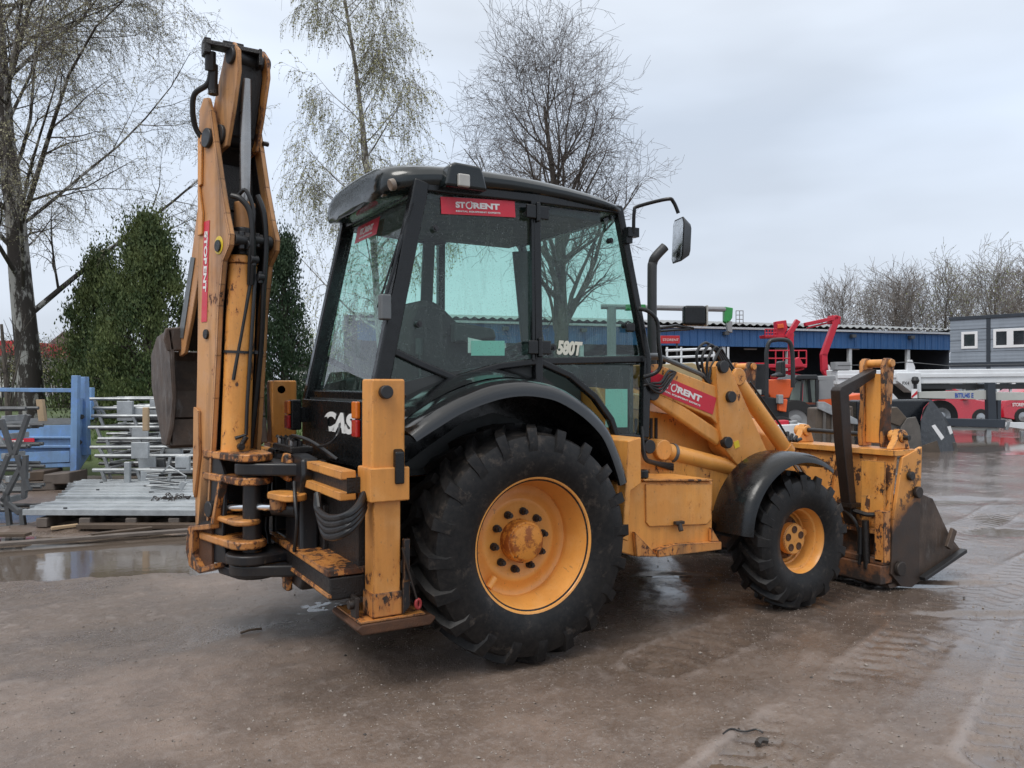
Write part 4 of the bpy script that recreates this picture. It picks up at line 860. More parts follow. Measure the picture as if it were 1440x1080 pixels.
# upper-side pieces at the far arm's top
# ---- front fenders
for s in (-1, 1):
    g = G(); R0 = .60; n = 22; a0, a1 = math.radians(173), math.radians(60); rows = []
    prof = [(-1.0, .0), (-.9, .012), (.0, .016), (.55, .012), (.8, -.002), (.95, -.022), (1.0, -.05), (.94, -.05), (.8, -.03), (.55, -.014), (-1.0, -.018)]
    for i in range(n + 1):
        t = a0 + (a1 - a0) * i / n; R0 = .545 + .03 * math.sin((t - a1) / (a0 - a1) * math.pi); drop = 0
        for w_, d in prof:
            rows.append(V((FX - .0 + (R0 + d) * math.cos(t) * (1.06), s * (1.00 + .165 * w_), FZ + .02 + (R0 + d) * math.sin(t))))
    m = len(prof); g.add(rows, [(i * m + j, i * m + (j + 1) % m, (i + 1) * m + (j + 1) % m, (i + 1) * m + j) for i in range(n) for j in range(m)] + [tuple(range(m)), tuple(range(n * m, (n + 1) * m))[::-1]])
    f = g.build('front_fender', 'black_plastic', BL, recalc=True, smooth=50)
    g = G(); g.tube([(FX - .1, .8 * s, .5), (FX - .12, .84 * s, .98), (FX - .05, 1.0 * s, 1.03)], .02, 8); g.build('fender_stay', 'dark_grease', f)
# ---- front bucket
FB = empty('unused', (0, 0, 0), '', '') if False else None
def fb(u, v, y=-1.15): return on(u, v, y=y)
g = G(); g.prism([(x, 0 + -1.12, z) for x, z in ((3.12, .10), (3.10, .55), (3.18, 1.0), (3.21, 1.0), (3.14, .55), (3.16, .10))], (0, 2.24, 0))
bw = g.build('bucket_back_wall', 'bucket_back', BL, bev=.004)
g = G(); g.bb(3.14, 3.42, -1.14, 1.14, 1.0, 1.045); g.build('bucket_top_rail', 'tan_worn', bw, bev=.006)
g = G(); g.bb(3.02, 3.16, -1.13, 1.13, .20, .25); g.bb(3.00, 3.14, -1.13, 1.13, .06, .20); g.build('bucket_lower_beam', 'bucket_back', bw, bev=.01)
for s in (-1, 1):
    P_ = [fb(u, v) for u, v in ((1270, 643), (1297, 628), (1295, 693), (1293, 818), (1283, 826), (1267, 825), (1254, 808), (1256, 740))]
    pts = [V((p.x, abs(p.y) * s, p.z)) for p in P_]
    G().prism(pts, (0, -.03 * s, 0)).build('bucket_side', 'bucket_side', bw, bev=.006)
    P_ = [fb(u, v, -1.13) for u, v in ((1290, 692), (1312, 701), (1334, 749), (1337, 762), (1352, 772), (1340, 785), (1298, 813), (1286, 822), (1278, 800))]
    G().prism([V((p.x, abs(p.y) * s, p.z)) for p in P_], (0, -.03 * s, 0)).build('clam_side', 'bucket_steel', bw, bev=.005)
    for (u, v, r) in ((1263, 799, .055), (1288, 692, .045), (1278, 669, .035)):
        p = fb(u, v, -1.15); p.y = abs(p.y) * s; G().cyl(p, p + V((0, .035 * s, 0)), r, 22).build('pivot_pin', 'dark_grease' if r < .04 else 'bolt_steel', bw, bev=.008)
    p = fb(1340, 766, -1.17); p.y = abs(p.y) * s; G().box(p + V((-.03, 0, .05)), (.06, .03, .16), (V((.85, 0, -.5)).normalized(), V((0, 1, 0)), V((.5, 0, .85)).normalized())).build('cutter_block', 'bucket_steel', bw, bev=.005)
    a, b = fb(1297, 814, -1.17), fb(1356, 774, -1.17); a.y = b.y = 1.17 * s; G().beam(a, b, .05, .03, (0, 0, 1)).build('edge_strip', 'steel_dark', bw, bev=.004)
# clam shell skin and floor
cs = [fb(u, v, -1.12) for u, v in ((1293, 700), (1312, 703), (1333, 750), (1350, 772))]; cs = [(p.x, p.z) for p in cs]
g = G(); g.prism([(x, -1.12, z) for x, z in cs] + [(x - .02, -1.12, z - .03) for x, z in cs[::-1]], (0, 2.24, 0)); g.build('clam_shell', 'bucket_steel', bw)
g = G(); a, b = fb(1297, 814, -1.12), fb(1354, 775, -1.12); g.prism([(3.10, -1.12, .05), (3.12, -1.12, .02), (a.x, -1.12, .03), (b.x, -1.12, b.z - .01), (b.x, -1.12, b.z + .01), (a.x, -1.12, .06)], (0, 2.24, 0)); g.build('bucket_floor', 'bucket_steel', bw)
# ribs on the back wall
for y in (-.98, -.62, -.25, .25, .62, .98):
    g = G(); g.prism([(3.12, y, .25), (3.04, y, .30), (3.06, y, .62), (3.17, y, .99), (3.18, y, .99)], (0, .03, 0)); g.build('bucket_rib', 'bucket_back', bw, bev=.003)
g = G(); g.prism([(3.08, -1.10, .55), (3.09, -1.10, .96), (3.10, -1.10, .96), (3.10, -1.10, .55)], (0, .20, 0)); g.build('patch_plate', 'tan_worn', bw, bev=.003)
g = G(); g.tube(smoothpath([(3.0, -.70, .60), (3.0, -.80, .58), (2.99, -.92, .50), (3.0, -.96, .35), (3.0, -.95, .18)], 5), .014, 8); g.cyl((3.0, -.96, .46), (3.0, -.955, .26), .022, 12); g.build('clam_hose', 'hose_rubber', bw)
g = G(); g.bb(3.03, 3.10, -1.12, -.60, .42, .455); g.build('cross_bar', 'tan_rusty', bw, bev=.004)
g = G(); g.bb(3.02, 3.10, -1.14, -1.06, .22, .60); g.build('hinge_block', 'tan_ruined', bw, bev=.006)
g = G(); g.tube([(3.06, -.60, .63), (3.0, -.74, .60), (3.02, -1.0, .56), (3.09, -1.1, .57)], .018, 8); g.build('clam_pipe', 'dark_grease', bw)
g = G(); g.cyl((3.0, -1.00, .52), (3.02, -1.00, .16), .026, 14); g.build('clam_cylinder', 'dark_grease', bw)
# fork carrier: rod, brackets, folded forks
g = G(); g.cyl(on(1128, 604, x=3.30), on(1279, 616, x=3.30), .020, 14); rod = g.build('fork_rod', 'steel_dark', BL)
for y in (-.22, -1.10, .25, 1.0):
    g = G(); g.prism([(3.18, y, 1.045), (3.40, y, 1.045), (3.37, y, 1.12), (3.34, y, 1.19), (3.28, y, 1.20), (3.24, y, 1.12)], (0, .06, 0)); g.cyl((3.30, y - .02, 1.143), (3.30, y + .10, 1.143), .045, 16)
    g.build('rod_bracket', 'tan_worn', rod, bev=.008)
for y in (-.985, -.80, .40, .585):
    g = G(); g.prism([(3.25, y, 1.05), (3.36, y, 1.05), (3.335, y, 1.25), (3.37, y, 1.60), (3.38, y, 1.68), (3.35, y, 1.74), (3.29, y, 1.74), (3.26, y, 1.68), (3.27, y, 1.40), (3.24, y, 1.15)], (0, .045, 0)); g.build('fork_hanger', 'tan_ruined' if y in (-.80, .585) else 'tan_rusty', BL, bev=.008)
for y in (-.985, .40):
    g = G(); g.bb(3.28, 3.33, y + .045, y + .185, 1.08, 1.62); g.build('hanger_web', 'tan_worn', BL, bev=.006)
    g = G(); g.cyl((3.33, y - .02, 1.70), (3.33, y + .255, 1.70), .032, 16); g.build('fork_pin', 'tan_worn', BL, bev=.006)
    # folded fork: short shank at the top, tine hanging down behind the bucket
    a = on(1168, 548, y=-.74); 
    g = G(); yy = y + .10; g.prism([(3.30, yy, 1.66), (3.30, yy, 1.60), (2.97, yy, 1.455), (3.00, yy, 1.10), (3.055, yy, .62), (3.06, yy, .48), (3.03, yy, .46), (2.99, yy, .56), (2.90, yy, 1.10), (2.86, yy, 1.49), (2.88, yy, 1.515)], (0, .085, 0)); g.build('pallet_fork', 'fork_steel', BL, bev=.006)
    g = G(); g.prism([(2.97, yy - .02, .60), (3.09, yy - .02, .60), (3.09, yy - .02, .63), (2.97, yy - .02, .63)], (0, .125, 0)); g.build('fork_stop', 'dark_grease', BL)
# ================================================================== MATERIALS OF THE YARD
def ground_mat():
    m = NM('wet_dirt'); P_ = m.co
    n1 = m.noise(.42, 6, .62); n2 = m.noise(2.6, 7, .68); n3 = m.noise(38, 4, .7); n4 = m.noise(150, 3, .7)
    c = m.mix(m.step(n1, .36, .62), (.250, .186, .150), (.125, .088, .064))
    c = m.mix(m.math('MULTIPLY', m.step(n2, .42, .62), .55), c, (.100, .074, .060))
    c = m.mix(m.math('MULTIPLY', m.step(n3, .50, .66), .50), c, (.235, .20, .18))
    c = m.mix(m.math('MULTIPLY', m.step(n4, .55, .7), .5), c, (.05, .038, .03))
    vo = m.n('ShaderNodeTexVoronoi', {'Vector': P_, 'Scale': 70., 'Randomness': 1.})
    grit = m.math('MULTIPLY', m.step(vo.outputs['Distance'], .18, .10), m.step(m.noise(9, 3), .45, .6))
    c = m.mix(m.math('MULTIPLY', grit, .6), c, (.34, .30, .26))
    z = m.n('ShaderNodeSeparateXYZ', {0: P_}).outputs
    pit = m.n('ShaderNodeAttribute', attribute_name='pit').outputs['Fac']; low = m.step(m.math('ADD', pit, m.math('MULTIPLY', m.math('SUBTRACT', n2, .5), .5)), .25, .75)
    c = m.mix(m.step(pit, -.1, -.7, 0, .5), c, (.30, .25, .225))
    # the yard is wetter to the right and in the ruts
    side = m.step(m.math('ADD', m.math('ADD', m.math('MULTIPLY', z['X'], .42), m.math('MULTIPLY', z['Y'], .02)), m.math('MULTIPLY', n1, 2.6)), 1.35, 2.3)
    damp = m.math('MULTIPLY', m.step(m.noise(.9, 6, .65, stretch=(.6, 1.3, 1)), .47, .60), .62)
    c = m.mix(m.math('MULTIPLY', damp, .55), c, (.090, .064, .048))
    wet = m.math('MAXIMUM', m.math('MAXIMUM', damp, low), m.math('MULTIPLY', side, m.step(n2, .22, .44)))
    c = m.mix(m.math('MULTIPLY', wet, .35), c, (.075, .06, .052))
    r = m.mix(wet, (.42,) * 3, (.10,) * 3)
    r2 = m.math('ADD', m.step(n3, .3, .7, -.06, .12), r)
    h = m.math('ADD', m.math('ADD', m.math('MULTIPLY', n3, .6), m.math('MULTIPLY', n4, .35)), m.math('MULTIPLY', grit, .35))
    hs_ = m.math('MULTIPLY', h, m.step(wet, 0, 1, 1., .13))
    m.set(col=c, rough=r2, spec=.75, normal=m.bump(hs_, .9, .009))
ground_mat()
m = NM('puddle'); m.set(col=(.110, .086, .068), rough=.06, spec=.5, normal=m.bump(m.noise(9, 3), .16, .004))
plain('grass_blade', (.10, .17, .035), .6, var=.5, scale=1.5)
plain('grass_soil', (.10, .14, .045), .9, var=.5, scale=1.2, bump=.6)
def bark(name, a, b, sc, th):
    m = NM(name); f = m.noise(sc, 6, .7, stretch=(1, 1, .35)); g_ = m.noise(sc * 5, 5, .7, stretch=(1, 1, .2))
    m.set(col=m.mix(m.step(m.math('ADD', f, m.math('MULTIPLY', g_, .3)), th, th + .06), a, b), rough=.85, normal=m.bump(g_, .8, .03))
bark('birch_bark', (.05, .042, .037), (.40, .39, .37), 3.0, .665)
bark('birch_bark_pale', (.12, .105, .095), (.40, .39, .37), 5, .60)
bark('dark_bark', (.05, .040, .034), (.10, .085, .07), 4, .6)
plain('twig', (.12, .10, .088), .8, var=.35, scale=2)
plain('twig_haze', (.22, .195, .175), .8, var=.3, scale=1)  # lightened to put distance haze into the twig colour
def leafm(name, a, b, sc=1.2):
    m = NM(name); f = m.noise(sc, 4, .6); f2 = m.noise(sc * 9, 3)
    c = m.mix(m.step(m.math('ADD', m.math('MULTIPLY', f, .6), m.math('MULTIPLY', f2, .4)), .40, .60), a, b)
    m.set(col=c, rough=.6, spec=.3)
    m.b.inputs['Transmission Weight'].default_value = 0
leafm('birch_leaf', (.30, .29, .17), (.44, .42, .27)); leafm('thuja_leaf', (.035, .065, .024), (.14, .17, .06), 1.6); leafm('thuja_dark', (.016, .038, .020), (.05, .08, .036), 2)
leafm('bud_leaf', (.20, .24, .05), (.32, .34, .10)); leafm('bush_leaf', (.07, .09, .03), (.18, .17, .06))
plain('galvanised', (.47, .49, .50), .45, .6, var=.5, scale=6)
plain('galvanised_dull', (.13, .135, .14), .5, .5, var=.4, scale=6)
plain('plank_metal', (.50, .53, .55), .4, .3, var=.4, scale=4)
plain('timber_wet', (.11, .075, .05), .6, var=.45, scale=7, bump=.5)
plain('timber_new', (.50, .36, .22), .6, var=.25, scale=7)
plain('timber_grey', (.17, .14, .12), .7, var=.4, scale=7, bump=.5)
paint('blue_trailer', (.19, .34, .56), .30, .25, rough=.4)
plain('machine_red', (.55, .02, .045), .35, var=.2); plain('machine_orange', (.80, .13, .03), .35, var=.2); plain('machine_green', (.04, .33, .08), .4)
plain('machine_white', (.72, .74, .76), .35, var=.12); plain('machine_black', (.02, .021, .023), .4, var=.4); plain('machine_grey', (.30, .31, .32), .45, var=.2)
plain('black_bucket', (.010, .013, .018), .3, var=.4, scale=3); plain('grey_bucket', (.17, .155, .14), .5, .3, var=.45, scale=5, bump=.4); plain('mud_bucket', (.13, .10, .075), .6, .1, var=.45, scale=4)
plain('beam_pale', (.50, .51, .48), .5, var=.15); plain('blue_print', (.03, .10, .45), .5)
def cladding(name, col, pitch, axis, depth=.03):
    m = NM(name); wv = m.n('ShaderNodeTexWave', {'Vector': m.co, 'Scale': 1 / pitch / 6.2832 * 3.14159}, wave_type='BANDS', bands_direction=axis, wave_profile='SIN')
    f = m.noise(.8, 4); c = m.mix(m.step(f, .35, .65), col, tuple(c * .82 for c in col))
    c = m.mix(m.math('MULTIPLY', m.step(m.noise(3, 5, .6, stretch=(1, 1, .15)), .5, .7), .3), c, tuple(c * .6 for c in col))
    m.set(col=c, rough=.5, normal=m.bump(wv.outputs['Fac'], .5, depth))
cladding('blue_cladding', (.035, .12, .30), .2, 'X'); cladding('grey_cladding', (.27, .31, .36), .3, 'Z', .01)
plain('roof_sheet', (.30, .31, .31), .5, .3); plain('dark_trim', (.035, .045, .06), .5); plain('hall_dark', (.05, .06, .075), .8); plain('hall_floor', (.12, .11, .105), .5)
plain('window_white', (.78, .79, .80), .4, var=.05); plain('window_dark', (.02, .028, .034), .06, var=.2, spec=.8); plain('white_column', (.62, .64, .65), .5)
plain('render_white', (.55, .54, .50), .8); plain('render_ochre', (.42, .33, .18), .8); plain('roof_grey', (.14, .13, .125), .8); plain('banner_red', (.60, .03, .04), .6)
plain('stone_light', (.36, .31, .27), .6, var=.5, scale=25); plain('stone_dark', (.05, .043, .038), .5)
plain('car_red', (.50, .012, .03), .2, coat=.8, var=.1); plain('alloy', (.45, .46, .47), .3, .8); plain('car_tyre', (.02, .02, .02), .7)
# ================================================================== GROUND
rs = np.random.RandomState(5)
def vnoise(X, Y, f, seed):
    r = np.random.RandomState(seed); T = r.rand(256, 256); x = X * f + 1000; y = Y * f + 1000; xi = np.floor(x).astype(int); yi = np.floor(y).astype(int); u = x - xi; v = y - yi
    u = u * u * (3 - 2 * u); v = v * v * (3 - 2 * v); a = lambda i, j: T[(xi + i) % 256, (yi + j) % 256]
    return (a(0, 0) * (1 - u) + a(1, 0) * u) * (1 - v) + (a(0, 1) * (1 - u) + a(1, 1) * u) * v - .5
def axis_(lo, hi, st, far, gr):
    c = list(np.arange(lo, hi, st)); s = st; x = c[-1]; up = []
    while x < far: s *= gr; x += s; up.append(x)
    s = st; x = lo; dn = []
    while x > -far: s *= gr; x -= s; dn.append(x)
    return np.array(dn[::-1] + c + up)
X1 = axis_(-3.3, 7.2, .026, 420, 1.045); Y1 = axis_(-4.3, 3.2, .026, 420, 1.045)
GX, GY = np.meshgrid(X1, Y1, indexing='ij')
PUD = []   # centre, half lengths along/across the view, depth
def pud(u, D, a, b, dep): p = at(u, D); PUD.append((p.x, p.y, a, b, dep))
pud(110, 7.3, 2.0, .95, .11); pud(20, 9.6, 1.3, .9, .05); pud(-60, 7.9, 1.2, .6, .05); pud(1420, 21.0, 6.0, 3.6, .06); pud(452, 5.6, .30, .26, .035); pud(948, 6.45, .38, .10, .03); pud(930, 7.4, .5, .22, .03); pud(1318, 6.15, .55, .10, .026); pud(1290, 10.5, 1.6, .35, .03); pud(1420, 8.3, .9, .3, .026); pud(640, 26, 9, 3, .04); pud(1375, 5.3, .7, .10, .022)
TRK = [[(-.4, -2.75), (.476, -2.44), (1.4, -2.19), (2.6, -1.80), (4.2, -1.42), (7, -.9), (11, -.4)], [(1.1, -3.05), (2.2, -2.62), (3.3, -2.2), (5, -1.8), (8, -1.3), (12, -.9)], [(.6, -1.45), (2.4, -1.02), (4.0, -.55), (7, .3), (11, 1.6)]]
def height(X, Y):
    sm = 1 - .75 * np.clip((X + .25 * Y - 1.0) / 2.2, 0, 1); h = .030 * vnoise(X, Y, .55, 1) + .016 * vnoise(X, Y, 1.7, 2) + sm * (.010 * vnoise(X, Y, 5.1, 3) + .007 * vnoise(X, Y, 13, 4) + .006 * vnoise(X, Y, 29, 6))
    D = (X - CAM.x) * FW.x + (Y - CAM.y) * FW.y; S_ = (X - CAM.x) * RT.x + (Y - CAM.y) * RT.y
    near = np.clip(1.6 - D / 30, .25, 1); h = h * near
    wob = .55 * vnoise(X, Y, 1.3, 8) + .5 * vnoise(X, Y, 4.0, 9)
    for px, py, a, b, dep in PUD:
        d_ = (px - CAM.x) * FW.x + (py - CAM.y) * FW.y; s_ = (px - CAM.x) * RT.x + (py - CAM.y) * RT.y
        q = np.sqrt(((S_ - s_) / a) ** 2 + ((D - d_) / b) ** 2) + wob * .55
        h = h - dep * np.clip(1.15 - q, 0, .7) * 1.3
    h = np.clip(h, -.05, 1); base_ = h.copy()
    for k, tr in enumerate(TRK):
        tr = [(p.x, p.y) for p in smoothpath([(x, y, 0) for x, y in tr], 6)]
        best = np.full(X.shape, 9.); arc = np.zeros(X.shape); sg = np.zeros(X.shape); acc = 0
        for (x0, y0), (x1, y1) in zip(tr, tr[1:]):
            L_ = math.hypot(x1 - x0, y1 - y0); tx, ty = (x1 - x0) / L_, (y1 - y0) / L_
            t = np.clip((X - x0) * tx + (Y - y0) * ty, 0, L_); dx = X - x0 - tx * t; dy = Y - y0 - ty * t; d = np.hypot(dx, dy); m_ = d < best
            best = np.where(m_, d, best); arc = np.where(m_, acc + t, arc); sg = np.where(m_, np.sign(tx * dy - ty * dx), sg); acc += L_
        hw = .20; inside = np.clip((hw - best) / .04, 0, 1)
        ph = (arc / .135 + best * 3.2 * 1.1 + (sg > 0) * .5) % 1.0
        bars = np.clip(np.abs(ph - .5) * 8 - 1.6, -1, 1)
        amp = (1.25, .9, .55)[k] * np.clip(.55 + 1.6 * vnoise(X, Y, 1.1, 20 + k), .12, 1)
        h = h + 1.7 * inside * amp * (-.006 - .0065 * bars) + amp * .016 * np.exp(-((best - hw - .02) / .035) ** 2)
    return h, base_
GZ, GB = height(GX, GY); PIT = np.clip((GB - GZ) / .014 - vnoise(GX, GY, 13, 4) * .7 - vnoise(GX, GY, 29, 6) * .7, -1, 1)
far = np.hypot(GX, GY) > 60; GZ[far] = .0
nx, ny = GX.shape
me = bpy.data.meshes.new('ground'); co = np.stack([GX, GY, GZ], -1).reshape(-1, 3).astype(np.float32)
idx = np.arange(nx * ny).reshape(nx, ny); q = np.stack([idx[:-1, :-1], idx[1:, :-1], idx[1:, 1:], idx[:-1, 1:]], -1).reshape(-1, 4)
me.vertices.add(len(co)); me.vertices.foreach_set('co', co.ravel()); me.loops.add(q.size); me.loops.foreach_set('vertex_index', q.ravel().astype(np.int32))
me.polygons.add(len(q)); me.polygons.foreach_set('loop_start', np.arange(0, q.size, 4, dtype=np.int32)); me.polygons.foreach_set('loop_total', np.full(len(q), 4, dtype=np.int32)); me.update(calc_edges=True); me.shade_smooth()
me.attributes.new('pit', 'FLOAT', 'POINT').data.foreach_set('value', PIT.reshape(-1).astype(np.float32)); me.materials.append(M['wet_dirt']); o = bpy.data.objects.new('ground', me); sc.collection.objects.link(o); o['kind'] = 'structure'
g = G(); g.add([(-60, -30, -.019), (60, -30, -.019), (60, 60, -.019), (-60, 60, -.019)], [(0, 1, 2, 3)]); g.build('puddle_water', 'puddle', smooth=0, kind='structure')
# loose stones and grit
def stones(name, n, mat, smin, smax, dmax, seed):
    r = np.random.RandomState(seed); g = G(); uu = r.uniform(-60, 1500, n); vv = 540 + 1729 / r.uniform(3.1, dmax, n)
    for u, v in zip(uu, vv):
        p = on(u, v, z=0); s = r.uniform(smin, smax) * (1 + 1.2 * (r.rand() > .97)); z = 0
        a = [V((r.uniform(.6, 1) * s * math.cos(t), r.uniform(.6, 1) * s * math.sin(t), r.uniform(-.2, .2) * s)) for t in np.arange(0, 6.28, 1.2566)]
        i, j = np.searchsorted(X1, p.x), np.searchsorted(Y1, p.y); z = GZ[min(i, nx - 1), min(j, ny - 1)]; c = V((p.x, p.y, z + s * .15))
        if z < -.016: continue
        g.add([c + q for q in a] + [c + V((0, 0, s * .6)), c - V((0, 0, s * .4))], [(k, (k + 1) % 5, 5) for k in range(5)] + [((k + 1) % 5, k, 6) for k in range(5)])
    return g.build(name, mat, smooth=0, kind='stuff')
stones('gravel', 9000, 'stone_light', .0025, .0062, 8, 1); stones('dark_grit', 1300, 'stone_dark', .002, .006, 9, 2)
# a few bits lying in the foreground
for (u, v, lab, pts, r, mt) in ((1052, 1035, 'thin dark strip of rubber curled on the mud in the foreground', [(-.10, .05), (-.04, .06), (0, .02), (.05, .0), (.06, -.03)], .004, 'hose_rubber'), (352, 890, 'short flat dark splinter of wood on the mud left of the stabilizer foot', [(-.06, -.01), (0, 0), (.07, .01)], .008, 'timber_wet'), (1072, 1048, 'dark clod beside the curled rubber strip', [(-.03, 0), (0, .01), (.03, 0)], .014, 'stone_dark')):
    p = on(u, v, z=0); t = G().tube(smoothpath([(p.x + a, p.y + b, .012 + .006 * (i % 2)) for i, (a, b) in enumerate(pts)], 4), r, 6).build({'hose_rubber': 'rubber_strip', 'timber_wet': 'wood_splinter', 'stone_dark': 'mud_clod'}[mt], mt)
    tag(t, lab, {'hose_rubber': 'rubber strip', 'timber_wet': 'splinter', 'stone_dark': 'clod'}[mt])
# grass bank behind the yard, left
def region(us, Ds, z): return [at(u, D, z) for u, D in zip(us, Ds)]
g = G(); A = [at(u, D, z) for u in (-500, -100, 200, 470, 560) for D, z in ((13.2, -.05), (15.5, .42), (19, .52), (60, .55))]
g.add(A, [(i * 4 + j, i * 4 + 4 + j, i * 4 + 5 + j, i * 4 + 1 + j) for i in range(4) for j in range(3)]); g.build('grass_bank', 'grass_soil', smooth=60, kind='structure')
g = G(); r = np.random.RandomState(3)
for i in range(9000):
    D = 14.2 + 26 * r.rand() ** 1.6; p = at(r.uniform(-60, 500), D, (.18 if D < 15.5 else .44) + .0); h_ = r.uniform(.06, .16); a = r.uniform(0, 6.28); d = V((math.cos(a), math.sin(a), 0)) * .02; l = V((r.uniform(-.04, .04), r.uniform(-.04, .04), h_))
    g.add([p - d, p + d, p + l], [(0, 1, 2)])
g.build('grass', 'grass_blade', smooth=0, kind='stuff')
# ================================================================== TREES
def spow(v): return v
class Tree:
    def __init__(s, seed, cfg): s.r = random.Random(seed); s.c = cfg; s.wood = G(); s.tw = G(); s.lf = G()
    def leaf(s, p, sz):
        r = s.r; a = V((r.gauss(0, 1), r.gauss(0, 1), r.gauss(0, 1))).normalized() * sz; b = a.cross(V((r.gauss(0, 1), r.gauss(0, 1), r.gauss(0, 1)))).normalized() * sz * .6
        s.lf.add([p - a, p - b, p + a, p + b], [(0, 1, 2, 3)])
    def grow(s, p, d, L_, r0, dep):
        c = s.c; r = s.r; n = (9, 6, 4, 3, 3)[min(dep, 4)]; pts = [p]; rad = [r0]; q = p.copy(); d = d.copy(); dirs = [d.copy()]
        for i in range(n):
            wob = c['wob'][dep]; d = (d + V((r.gauss(0, wob), r.gauss(0, wob), r.gauss(0, wob) + c['grav'][dep]))).normalized(); q = q + d * (L_ / n); pts.append(q.copy()); dirs.append(d.copy())
            rad.append(max(c['rmin'], r0 * (1 - (i + 1) / n * c.get('tap', .85))))
        (s.wood if dep <= c.get('woodd', 1) else s.tw).tube(pts, rad, (10, 6, 4, 3, 3)[min(dep, 4)], cap=False)
        if dep >= len(c['n']): 
            if c.get('leaf'):
                for k in range(c['leafn']):
                    if r.random() < c.get('leafp', 1): t = r.random() * n; i = int(t); s.leaf(pts[i].lerp(pts[min(i + 1, n)], t - i) + V((r.gauss(0, .03), r.gauss(0, .03), -.02)), c['leaf'] * r.uniform(.6, 1.3))
            return
        nc = c['n'][dep]; t0 = c['t0'][dep]
        for k in range(nc):
            t = t0 + (1 - t0) * (k + r.random() * .8) / nc; i = min(int(t * n), n - 1); pp = pts[i].lerp(pts[i + 1], t * n - i); dd = dirs[i + 1]
            ph = r.random() * 6.283; pr_ = dd.orthogonal().normalized(); pr_ = Matrix.Rotation(ph, 3, dd) @ pr_
            ang = math.radians(r.gauss(c['ang'][dep], 9)); nd = dd * math.cos(ang) + pr_ * math.sin(ang)
            rr = rad[i] * r.uniform(.35, .6) if dep else rad[i] * r.uniform(*c.get('limb', (.20, .33)))
            LL = c['len'][dep] * r.uniform(.7, 1.2) * c['shape'][dep](t)
            s.grow(pp, nd.normalized(), LL, max(c['rmin'], min(rr, LL * (c.get('limbk', .016) if dep == 0 else .03))), dep + 1)
def plant(name, loc, label, group, cfg, seed, h, r0, lean=(0, 0), bark_='dark_bark', twig='twig', leafmat='birch_leaf', cat='tree'):
    t = Tree(seed, cfg); t.grow(V((0, 0, -.15)), V((lean[0], lean[1], 1)).normalized(), h, r0, 0)
    E = empty(name, loc, label, cat, group); tr = t.wood.build('trunk', bark_, E, smooth=60)
    cr = t.tw.build('crown', twig, E, smooth=0)
    if t.lf.v: t.lf.build('leaves', leafmat, cr, smooth=0)
    return E
one = lambda t: 1.
birch = dict(n=(36, 11, 9, 6), t0=(.16, .15, .1, .1), wob=(.03, .09, .17, .20, .16), grav=(.01, .03, .0, -.12, -.35), ang=(52, 40, 48, 45), len=(7.2, 2.8, 1.1, .60), shape=(lambda t: 1.15 - .8 * t, lambda t: 1.1 - .6 * t, lambda t: 1.1 - .5 * t, one), rmin=.0030, leaf=.019, leafn=8, leafp=.95, woodd=2)
plant('birch_tree', at(48, 21, .45), 'tall birch with dark patched trunk and drooping twigs at the left edge', None, birch, 11, 17.5, .33, (-.035, -.01), 'birch_bark', 'twig', 'birch_leaf')
b2 = dict(birch, n=(36, 7, 6, 4), len=(3.4, 1.6, .9, .75), t0=(.18, .2, .1, .1), ang=(50, 42, 48, 45), grav=(.0, .03, -.05, -.45, -.8), shape=(lambda t: 1.7 - 1.5 * t if t < .55 else 1.0 - .3 * t, lambda t: 1.1 - .5 * t, one, one), rmin=.0042, leaf=.036, leafn=6, leafp=.95, woodd=1)
leafm('young_leaf', (.34, .34, .16), (.46, .46, .24)); plain('pane_reflect', (.30, .36, .32), .1)  # pale pane colour has reflected light painted in
plant('birch_tree', at(540, 31, 0), 'slender pale birch hung with young leaves rising behind the cab roof', None, b2, 5, 20.5, .17, (0, 0), 'birch_bark_pale', 'twig_haze', 'young_leaf')
lin = dict(n=(26, 8, 7, 4), t0=(.24, .15, .1, .1), wob=(.05, .10, .16, .2, .22), grav=(.02, .13, .06, .03, .02), limb=(.3, .5), limbk=.024, ang=(48, 42, 45, 50), len=(8.0, 2.7, 1.25, .7), shape=(lambda t: 1.1 - .8 * t, lambda t: 1.1 - .5 * t, one, one), rmin=.0052, woodd=1)
plant('linden_tree', at(792, 31, 0), 'leafless dark broad-crowned tree standing behind the cab, right of the birch', None, lin, 9, 12.6, .36, (.0, 0), 'dark_bark', 'twig')
rowc = dict(n=(20, 8, 7), t0=(.15, .15, .1), wob=(.05, .11, .18, .2), grav=(.02, .12, .07, .03), ang=(30, 38, 42), len=(5.6, 2.4, 1.1), shape=(lambda t: 1.1 - .65 * t, one, one), rmin=.011, woodd=1)
rowl = dict(rowc, leaf=.05, leafn=2, leafp=.7)
protos = []
for i in range(4):
    c = rowl if i in (1, 3) else rowc
    u0, top = ((1205, 398), (1322, 383), (1256, 392), (1392, 366))[i]; D = 64
    lab = ('leafless tree at the left end of the row behind the warehouse', 'pale green budding tree in the row behind the warehouse, next to the grey building', 'leafless round tree second from the left in the row behind the warehouse', 'tallest budding tree above the grey building')[i]
    protos.append(plant('bare_tree', at(u0, D, 0), lab, 'trees behind the warehouse', c, 40 + i, hz(top, D) * .78, .2, (0, 0), 'dark_bark', 'twig_haze', 'bud_leaf'))
